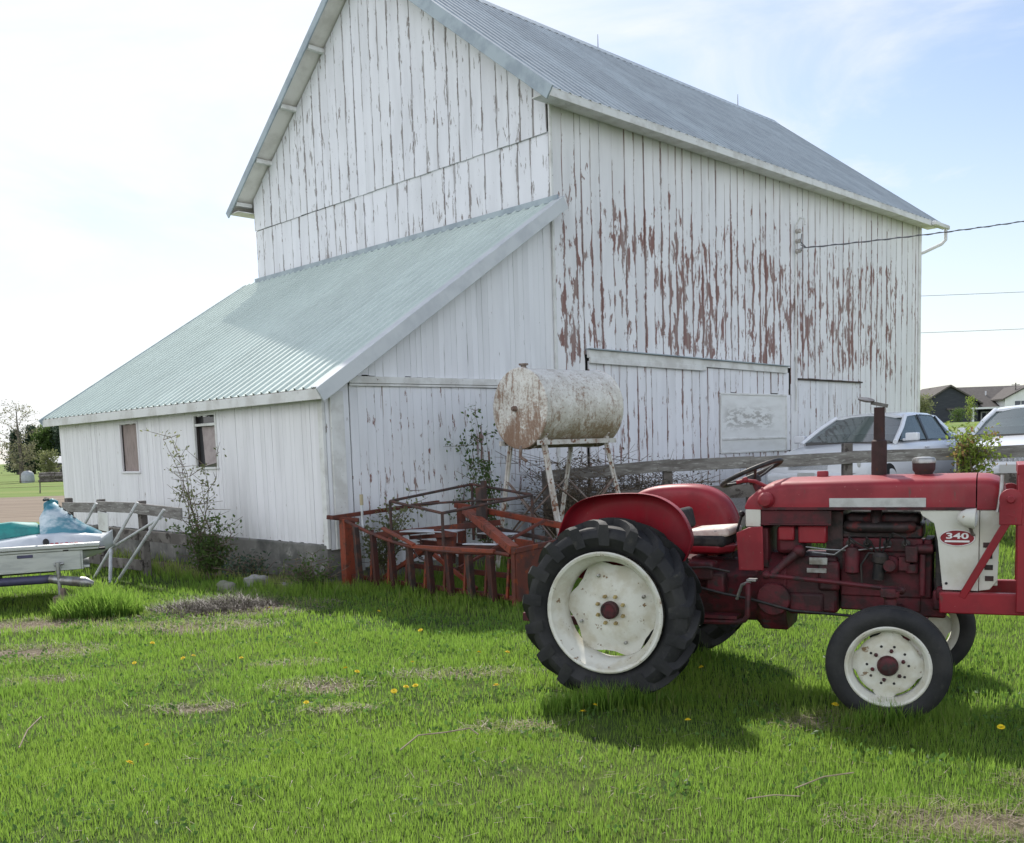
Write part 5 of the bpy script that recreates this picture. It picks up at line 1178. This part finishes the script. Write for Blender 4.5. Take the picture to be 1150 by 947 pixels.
# left background
make_tree('broadleaf_tree', 'tall half bare tree with thin young leaves at the far left edge', 'tree', -40.3, 80, 6.6, 1.9, m_bud2, 3800, .17, .12, bare=.75)
make_tree('small_tree', 'round yellow green small tree beside the bare tree at the left', 'tree', -38.9, 82, 2.5, .8, m_leaf_p, 1500, .18, .1)
for k, (x, y, h_, m_, sh, lb) in enumerate([(-80.0, 158, 7.2, m_leaf_d, 'cone', 'dark conifer at the left end of the far tree line'), (-78.4, 160, 7.9, m_leaf_d, 'cone', 'taller dark conifer second from the left in the far tree line'),
    (-76.0, 159, 7.4, m_leaf_g, 'round', 'rounded green tree among the far conifers'), (-74.6, 161, 8.4, m_leaf_g, 'round', 'tallest rounded green tree of the far line, above the shed roof'), (-72.4, 159, 7.9, m_leaf_d, 'round', 'dark rounded tree of the far line closest to the lean-to')]):
    make_tree('background_tree', lb, 'tree', x, y, h_, 2.1 if sh == 'round' else 1.7, m_, 4200, .42, .05, sh, 'trees of the far tree line')
m_shed_roof = mat('pale_tin_roof', (.42, .43, .44), (.34, .35, .37), .5, .2, bump=0)
m_shed_wall = mat('dark_shed_wall', (.07, .065, .055), (.10, .095, .08), .9, scale=1)
sh = thing('shed', 'low far shed with pale tin roof left of the lean-to', 'shed', (-67.2, 146, gz(-67, 146) - .1))
MB().box((0, 2.2, .9), (5.2, 4.0, 1.8)).build('wall', m_shed_wall, sh)
MB().prism([(-.2, 1.75), (2.2, 2.75), (4.6, 1.75), (4.6, 1.65), (2.2, 2.6), (-.2, 1.65)], -2.8, 2.8, 'x').build('roof', m_shed_roof, sh)
mb = MB()
for k in range(6): mb.box((-2.0 + .8 * k, .19, .95), (.10, .04, 1.5))
mb.build('wall_battens', m_shed_wall, sh)
hd = thing('stacked_logs', 'long dark pile of stacked logs in front of the far shed', 'log pile', (-36.6, 78, gz(-36, 78)))
for r_ in range(4):
    for k in range(2):
        mb = MB()
        for j in range(6 - (r_ > 2)):
            pass
        mb.tube([(-1.35 + .05 * random.random() + k * 1.32, .2 * (r_ % 2), .11 + r_ * .19), (-.08 + k * 1.35, .2 * (r_ % 2), .11 + r_ * .19 + random.uniform(-.02, .02))], .105, 8)
        mb.build('log', m_old2, hd)
dm = thing('grey_tank', 'pale grey domed tank on the far grass beside the bare tree', 'tank', (-39.3, 79, gz(-39, 79)))
MB().lathe([(.48, 0), (.5, .1), (.5, .55), (.44, .78), (.28, .93), (0, .99)], (0, 0, 0), (0, 0, 1), 24).build('shell', mat('pale_grey_plastic', (.38, .40, .42), (.3, .31, .33), .5, bump=0), dm)
MB().lathe([(.12, 0), (.12, .06), (0, .08)], (0, 0, .96), (0, 0, 1), 14).build('lid', m_shed_wall, dm)
wf = thing('wire_fence', 'thin wire fence on dark posts along the far edge of the ploughed strip', 'fence', (-22, 50, gz(-22, 50)))
for k in range(6):
    MB().tube([(-9 + 3.2 * k, .3 * k, -.1), (-9 + 3.2 * k + .05, .3 * k, .75)], .035, 6).build('fence_post', m_old2, wf)
for zz in (.35, .65): MB().tube([(-9, 0, zz), (7, 1.5, zz)], .008, 4).build('fence_wire', m_iron, wf)

# right background: houses
m_navy = mat('dark_slate_siding', (.032, .036, .046), (.045, .05, .06), .8, scale=1, stretch=(1, 1, 12), bump=0)
m_shing = mat('brown_grey_shingles', (.085, .075, .07), (.11, .10, .092), .9, scale=3, bump=.2, bscale=8)
m_hwhite = mat('white_vinyl_siding', (.70, .71, .72), (.64, .65, .66), .7, scale=1, bump=0)
m_hglass = mat('dark_house_glass', (.06, .07, .09), None, .1, bump=0)
def house(x, y, label): return thing('house', label, 'house', (x, y, gz(x, y) - .15), R(-4))
h1 = house(70.8, 148, 'dark sided ranch house with brown roof and a white front gable')
h1.scale = (1.2, 1.2, 1.2)
HP = lambda n, mb, m, p=None: mb.build(n, m, p or h1, smooth=0)
HP('gable_wing', MB().prism([(-6.4, 0), (.6, 0), (.6, 3.0), (-2.9, 5.1), (-6.4, 3.0)], 0, 9.5, 'y'), m_navy)
HP('wing_roof', MB().prism([(-6.9, 2.75), (-2.9, 5.15), (1.1, 2.75), (1.1, 2.95), (-2.9, 5.36), (-6.9, 2.95)], -.4, 9.9, 'y'), m_shing)
HP('wall', MB().box((6.3, 6.2, 1.3), (14.0, 8.0, 2.6)), m_navy)
HP('roof', MB().prism([(-.2, 2.35), (6.0, 5.25), (11.6, 2.5), (11.6, 2.3), (6.0, 5.05), (-.2, 2.15)], -3.3, 13.8, 'x'), m_shing)
HP('porch_fascia', MB().box((2.0, -.24, 2.28), (5.0, .08, .24)), m_hwhite)
for xx in (-.15, 3.0): HP('porch_post', MB().box((xx + .1, -.1, 1.1), (.24, .24, 2.2)), m_hwhite)
HP('white_gable', MB().prism([(3.3, 0), (8.9, 0), (8.9, 3.3), (6.1, 4.75), (3.3, 3.3)], -1.4, 4, 'y'), m_hwhite)
HP('white_gable_roof', MB().prism([(2.9, 3.15), (6.1, 4.80), (9.3, 3.15), (9.3, 3.34), (6.1, 5.0), (2.9, 3.34)], -1.8, 5.5, 'y'), m_shing)
for x0, x1, z0, z1, yy in ((4.45, 6.0, 1.75, 3.0, -1.42), (1.95, 3.1, .95, 1.75, 2.18)):
    fr = HP('window', MB().box(((x0 + x1) / 2, yy, (z0 + z1) / 2), (x1 - x0 + .24, .05, z1 - z0 + .24)), m_hwhite)
    for sgn in (-1, 1): HP('pane', MB().box(((x0 + x1) / 2 + sgn * (x1 - x0) / 4, yy - .03, (z0 + z1) / 2), ((x1 - x0) / 2 - .09, .03, z1 - z0)), m_hglass, fr)
HP('vent_pipe', MB().tube([(2.9, 3.4, 4.0), (2.9, 3.4, 4.55)], .10, 8), m_hwhite)
h2 = house(65.5, 172, 'far grey roofed house half hidden behind the barn corner')
MB().box((0, 0, 1.6), (14, 8, 3.2)).build('wall', m_navy, h2)
MB().prism([(-4.5, 3.1), (0, 5.0), (4.5, 3.1), (4.5, 2.9), (0, 4.8), (-4.5, 2.9)], -7.4, 7.4, 'x').build('roof', mat('grey_shingles', (.10, .105, .11), (.12, .12, .125), .9, bump=0), h2)
MB().box((-3, -4.03, 1.8), (1.6, .05, 1.2)).build('window', m_hglass, h2)
make_tree('young_tree', 'slender young tree with bright yellow green leaves before the dark house', 'tree', 66.6, 140, 4.1, .75, m_leaf_y, 700, .22, .2, trunk=.016)
make_tree('young_tree', 'bushy olive green tree beside the barn corner near the far houses', 'tree', 57.2, 135, 4.2, 1.7, m_leaf_p, 2200, .28, .08, trunk=.018)
make_tree('shrub', 'small dark green shrub on the grass bank between the two cars', 'shrub', 41.6, 90, 1.3, .6, m_leaf_g, 900, .14, .05)
up = thing('utility_pole', 'thin far utility pole above the white house gable', 'pole', (76.7, 147, gz(76.7, 147)))
MB().tube([(0, 0, 0), (0, 0, 6.2)], [.12, .09], 8).build('pole', m_old2, up); MB().box((0, 0, 5.9), (1.2, .1, .1)).build('cross_arm', m_old2, up)
# wires
def sag(p, q, s, n=24):
    p, q = Vector(p), Vector(q); return [p.lerp(q, k / n) - Vector((0, 0, s * 4 * (k / n) * (1 - k / n))) for k in range(n + 1)]
a0 = bw(7.37, -.30, 5.50); a1 = Vector((11.4, 22.0, 6.62)); a2 = a0 + (a1 - a0) * 4.5
pts = sag(a0, a2, .55, 40)
mb = MB().tube(pts, .011, 6)
hx = [p + Vector((.014 * math.cos(k * 1.2), 0, .014 * math.sin(k * 1.2))) for k, p in enumerate([Vector(pts[i // 6]).lerp(pts[min(i // 6 + 1, 40)], (i % 6) / 6) for i in range(241)])]
mb.tube(hx, .009, 5)
for dz in (.0, .12, -.12): mb.tube([a0, a0 + Vector((-.12, -.03, .05 + dz * .5)), bw(7.37, -.2, 5.62 + dz * 1.4)], .009, 5)
m_cable = mat('grey_cable', (.10, .10, .11), None, .6, bump=0)
sd = mb.build('service_cable', m_cable); tag(sd, 'twisted dark service cable running from the barn insulators up to the right', 'cable')
for (p, q, lb) in (((15, 90, 14.2), (75, 91.5, 14.9), 'upper thin power line crossing the sky right of the barn'), ((15, 90, 10.9), (75, 91.5, 11.5), 'lower thin power line crossing the sky right of the barn')):
    wr = MB().tube(sag(p, q, .25), .025, 5).build('power_line', mat('pale_line', (.30, .32, .35), None, .6, bump=0)); tag(wr, lb, 'power line', 'thin power lines right of the barn')

# ------------------------------------------------------------------ shrubs against the barn
def shrub(name, label, cat, pos, n_stem, H, spread, mleaf, nleaf, lsize, lean=(0, 0), mst=None, group=None, lo_=.25, clump=.05):
    o = thing(name, label, cat, pos, 0, group); mb = MB(); segs = []
    for k in range(n_stem):
        a = random.uniform(0, 6.28); h_ = H * random.uniform(.45, 1) if k else H; d = random.uniform(.15, 1) * spread
        p = [Vector((random.gauss(0, .05), random.gauss(0, .05), -.03))]; tx, ty = math.cos(a) * d + lean[0], math.sin(a) * d * .7 + lean[1]
        for j in range(1, 6):
            f = j / 5; p.append(Vector((tx * f ** 1.3 + random.gauss(0, .03 * H), ty * f ** 1.3 + random.gauss(0, .02 * H), h_ * f)))
        mb.tube(p, [.011 * (1 - .16 * j) for j in range(6)], 5, cap=False); segs += [(p[j], p[j + 1], j) for j in range(5)]
        for j in range(2, 6):
            for i in range(2):
                q = p[j] + Vector((random.gauss(0, 1), random.gauss(0, .7), random.uniform(-.1, .9))) * spread * .38
                mb.tube([p[j], q], [.005, .002], 4, cap=False); segs.append((p[j], q, 5))
    mb.build('stems', mst or m_twig, o, smooth=60)
    if nleaf:
        segs = [s for s in segs if s[1].z > lo_ * H]; P = []
        cl = [random.choice(segs) for _ in range(max(8, nleaf // 7))]
        for k in range(nleaf):
            a, b, _ = random.choice(cl); q = a.lerp(b, random.random()); P.append((q.x + random.gauss(0, clump), q.y + random.gauss(0, clump), q.z + random.gauss(0, clump)))
        leaves('foliage', P, lsize, mleaf, o)
    return o
def at(u, v): p = bw(u, v); return (p.x, p.y, gz(p.x, p.y))
shrub('climbing_shrub', 'thin sparse shrub climbing beside the open lean-to window', 'shrub', at(-4.95, 2.15), 10, 1.95, .6, m_leaf_p, 480, .052, (-.25, .2), lo_=.2, clump=.045)
shrub('corner_shrub', 'small leafy shrub at the lean-to corner behind the orange implement', 'shrub', at(-3.75, -.40), 10, 1.15, .38, m_leaf_p, 1150, .055, (.0, 0), clump=.05)
shrub('slender_shrub', 'upright green shrub against the lean-to door left of the fuel tank', 'shrub', at(-1.95, -.45), 10, 2.15, .42, m_leaf_g, 1300, .06, (-.12, .05), lo_=.12, clump=.055)
shrub('dead_brush', 'tangle of dead brown brush standing under the fuel tank', 'brush', at(-.75, -.85), 90, 1.35, .8, m_bud, 2400, .05, (.1, 0), lo_=.0, clump=.09)
shrub('dead_brush', 'dead brown brush between the tank legs and the board fence', 'brush', at(.6, -1.0), 70, 1.2, .7, m_bud, 1700, .05, (.05, 0), lo_=.0, clump=.09)
shrub('dead_brush', 'thin dead brown brush along the board fence just behind the tractor fenders', 'brush', (2.35, 14.15, gz(2.35, 14.15)), 50, .95, .6, m_bud, 900, .05, (.1, 0), lo_=.0, clump=.09)
shrub('weed_clump', 'dark green weeds at the foundation behind the pipe trestle', 'weeds', at(-5.0, 1.9), 16, .75, .5, m_leaf_g, 1500, .06, (0, 0), lo_=0, clump=.07)
shrub('weed_clump', 'low dark weeds against the middle of the lean-to foundation', 'weeds', at(-4.85, 1.15), 12, .26, .4, m_leaf_d, 420, .06, (0, 0), lo_=0, clump=.07)
shrub('weed_clump', 'weeds and stalks around the left post of the orange implement', 'weeds', (-2.45, 11.6, gz(-2.4, 11.6)), 14, .42, .35, m_leaf_g, 500, .05, (0, 0), lo_=0, clump=.06)
x, y = fxy(5.87)
vine = thing('vine', 'bushy yellow green vine growing over the fence post beside the cars', 'vine', (x, y - .05, gz(x, y)))
mb = MB(); P = []
for k in range(26):
    a = random.uniform(0, 6.28); top = Vector((random.gauss(.06, .26), random.gauss(-.06, .14), random.uniform(1.05, 1.48))); mid = Vector((random.gauss(0, .06), random.gauss(-.08, .05), .75))
    mb.tube([(random.gauss(0, .04), -.08, .0), mid, top], [.008, .007, .002], 5, cap=False)
    for i in range(46): q = mid.lerp(top, random.random() ** .55); P.append((q.x + random.gauss(0, .055), q.y + random.gauss(0, .05), q.z + random.gauss(0, .05)))
mb.build('stems', m_twig, vine, smooth=60)
leaves('foliage', P[:900], .07, m_leaf_y, vine); leaves('foliage', P[900:], .06, m_leaf_r, vine)
# tall grass clump, heap of dead grass, plants, stones, sticks, dandelions
def clump(name, label, cat, x, y, rx, ry, n, h_, wd, cval, kind=None, lean=.6):
    a = RNG.uniform(0, 6.28, n); r = np.sqrt(RNG.uniform(0, 1, n)); px = x + np.cos(a) * r * rx; py = y + np.sin(a) * r * ry
    hh = h_ * RNG.uniform(.5, 1.1, n) * (1.05 - .5 * r ** 2)
    V, F, A = blades(px, py, hh, RNG.uniform(.7, 1.3, n) * wd, np.clip(cval + RNG.uniform(-.15, .15, n), 0, 1), lean)
    V -= np.array([x, y, gz(x, y)]); o = np_mesh(name, V, F, m_grass, A); o.location = (x, y, gz(x, y)); return tag(o, label, cat)
clump('grass_clump', 'bright tall clump of lush grass beside the trailer', 'grass clump', -4.42, 10.15, .48, .26, 2600, .36, .010, .3)
m_hay = leaf_mat('dead_grass', (.085, .065, .045), (.05, .04, .03), .1)
n = 4200; a = RNG.uniform(0, 6.28, n); r = np.sqrt(RNG.uniform(0, 1, n)); hx_ = np.cos(a) * r * .72; hy_ = np.sin(a) * r * .40
hz_ = .13 * (.3 + .9 * vnoise(hx_ * 1.0, hy_ * 1.6, 3.2, 5)) * np.clip(1 - r ** 2, 0, 1) * RNG.uniform(.3, 1, n)
P = np.stack([hx_, hy_, hz_], 1); d = np.stack([RNG.normal(0, 1, n), RNG.normal(0, 1, n), RNG.normal(.1, .25, n)], 1); d /= np.linalg.norm(d, axis=1)[:, None]
e = np.cross(d, [0, 0, 1.0]); L_ = RNG.uniform(.10, .28, n)[:, None]
V = np.stack([P - e * .004, P + e * .004, P + d * L_ + np.array([0, 0, .01])], 1).reshape(-1, 3); F = np.arange(3 * n).reshape(-1, 3)
hp = np_mesh('dead_grass_heap', V, F, m_hay); hp.location = (-3.25, 10.35, gz(-3.25, 10.35)); tag(hp, 'flattened heap of dead brown grass in front of the lean-to', 'grass heap')
m_stone = mat('pale_field_stone', (.30, .29, .27), (.20, .19, .17), .9, scale=6, bump=.6, bscale=18)
m_stone2 = mat('mossy_field_stone', (.16, .17, .11), (.22, .21, .18), .9, scale=5, bump=.6, bscale=18)
for x, y, s, m_, lb in ((-3.24, 12.05, .115, m_stone, 'pale pointed stone near the lean-to foundation'), (-3.52, 11.75, .10, m_stone2, 'rounded mossy stone left of the pale stone'), (-2.80, 11.85, .08, m_stone, 'flat pale stone lying right of the pointed stone')):
    mb = MB().ball((0, 0, 0), 1, 14, 9); mb.v = [tuple(Vector(v) * (1 + .28 * math.sin(v[0] * 3 + x * 9) * math.cos(v[1] * 4 + y * 5) + .12 * math.sin(v[2] * 7 + s * 40))) for v in mb.v]
    mb.v = [(v[0] * s * 1.25, v[1] * s, v[2] * s * (.95 if s > .09 else .45)) for v in mb.v]
    o = mb.build('stone', m_, smooth=70); o.location = (x, y, gz(x, y) + s * .25); tag(o, lb, 'stone', 'stones below the lean-to wall')
m_straw = mat('bleached_straw', (.27, .22, .15), (.18, .14, .09), .8, scale=20, bump=0)
def stick(label, pts, r):
    o = MB().tube([(px, py, gz(px, py) + .03 + dz) for px, py, dz in pts], r, 5)
    pts_ = o.build('stick', m_straw); return tag(pts_, label, 'stick')
stick('bent dry branch lying on the lawn left of the rear wheel', [(-.63, 5.0, .02), (-.55, 5.18, .045), (-.40, 5.20, .05), (-.27, 5.27, .055), (-.22, 5.22, .03)], .0045)
stick('thin dry twig in the lawn near the left edge', [(-2.80, 5.28, .02), (-2.86, 5.5, .05), (-2.90, 5.75, .06)], .0045)
stick('pale straw stalk lying in the lawn below the front wheel', [(1.24, 4.21, .035), (1.40, 4.30, .05), (1.56, 4.37, .045)], .0035)
stick('short pale stalk in the foreground grass left of the longer stalk', [(1.0, 4.12, .03), (1.12, 4.115, .045), (1.23, 4.11, .035)], .003)
m_dand = mat('dandelion_yellow', (.75, .58, .015), (.68, .46, .015), .7, bump=0)
m_stemg = mat('dandelion_stem', (.13, .2, .05), None, .6, bump=0)
t = MB().tube([(0, 0, 0), (.006, 0, .04), (.004, .002, .078)], .0025, 5, mi=1)
for k in range(14):
    a = 2 * math.pi * k / 14
    for r_, z_ in ((.021, .080), (.013, .088)):
        c_, s_ = math.cos(a + r_ * 40), math.sin(a + r_ * 40)
        t.add([(.003 * c_, .003 * s_, .080), (r_ * c_ - .006 * s_, r_ * s_ + .006 * c_, z_), (r_ * 1.1 * c_, r_ * 1.1 * s_, z_ - .002), (r_ * c_ + .006 * s_, r_ * s_ - .006 * c_, z_)], [(0, 1, 2), (0, 2, 3)])
proto = t.build('dandelion', [m_dand, m_stemg], smooth=0, fix=False)
DL = 'small yellow dandelion flower blooming in the lawn'
tag(proto, DL, 'dandelion', 'dandelions scattered over the lawn')
DAND = [(-2.6, 7.61), (-2.6, 7.51), (-1.68, 7.92), (-.81, 8.36), (-.78, 7.12), (-.82, 6.32), (-.75, 6.33), (-.67, 6.35), (-1.22, 6.83), (-1.16, 6.83), (-3.13, 8.18), (-1.34, 6.02), (-2.06, 5.26), (-.13, 6.21), (-.09, 7.33), (-2.13, 7.38), (-2.98, 7.44), (-1.38, 9.6), (-2.52, 9.86), (-2.05, 4.85), (-.29, 7.3), (1.86, 5.55), (2.62, 5.1), (.96, 5.29), (.39, 5.6), (.46, 5.75), (1.33, 6.7)]
for k, (x, y) in enumerate(DAND):
    o = proto if k == 0 else proto.copy()
    if k: col.objects.link(o)
    o.location = (x, y, gz(x, y) + random.uniform(-.01, .02)); o.rotation_euler = (random.uniform(-.3, .5), random.uniform(-.3, .3), random.uniform(0, 6)); s = random.uniform(.7, 1.0); o.scale = (s, s, s)

# broad leaved weeds and dry thatch in the turf
n = 7500; cx_ = RNG.uniform(-4.5, 3.8, 420); cy_ = RNG.uniform(3.6, 11.5, 420); k = RNG.integers(0, 420, n)
px = cx_[k] + RNG.normal(0, .09, n); py = cy_[k] + RNG.normal(0, .07, n)
ok = (dirt_at(px, py) < .8); px, py = px[ok], py[ok]
P = np.stack([px, py, ground_z(px, py) + RNG.uniform(.01, .055, len(px))], 1)
tag(leaves('lawn_weeds', P, .030, leaf_mat('clover_leaves', (.08, .16, .03), (.12, .22, .05), .5), None, squash=.75, up=.9), kind='stuff')
m_thatch = leaf_mat('dry_thatch', (.36, .29, .215), (.25, .195, .14), .2)
px = []; py = []
for a, b, rx, ry in PATCH:
    m_ = int(950 * (rx * ry) / .12) + 80; q = np.sqrt(RNG.uniform(0, 1, m_)); w_ = RNG.uniform(0, 6.28, m_)
    px.append(a + np.cos(w_) * q * rx * 1.25); py.append(b + np.sin(w_) * q * ry * 1.3)
px.append(RNG.uniform(-4.5, 3.6, 2600)); py.append(3.5 + 8 * RNG.uniform(0, 1, 2600) ** 1.3)
px = np.concatenate(px); py = np.concatenate(py); n = len(px)
P = np.stack([px, py, ground_z(px, py) + RNG.uniform(.005, .03, n)], 1)
d = np.stack([RNG.normal(0, 1, n), RNG.normal(0, 1, n), RNG.normal(.02, .15, n)], 1); d /= np.linalg.norm(d, axis=1)[:, None]
e = np.cross(d, [0, 0, 1.0]); L_ = RNG.uniform(.03, .12, n)[:, None]
V = np.stack([P - e * .0022, P + e * .0022, P + d * L_], 1).reshape(-1, 3)
tag(np_mesh('dry_thatch', V, np.arange(3 * n).reshape(-1, 3), m_thatch), kind='stuff')
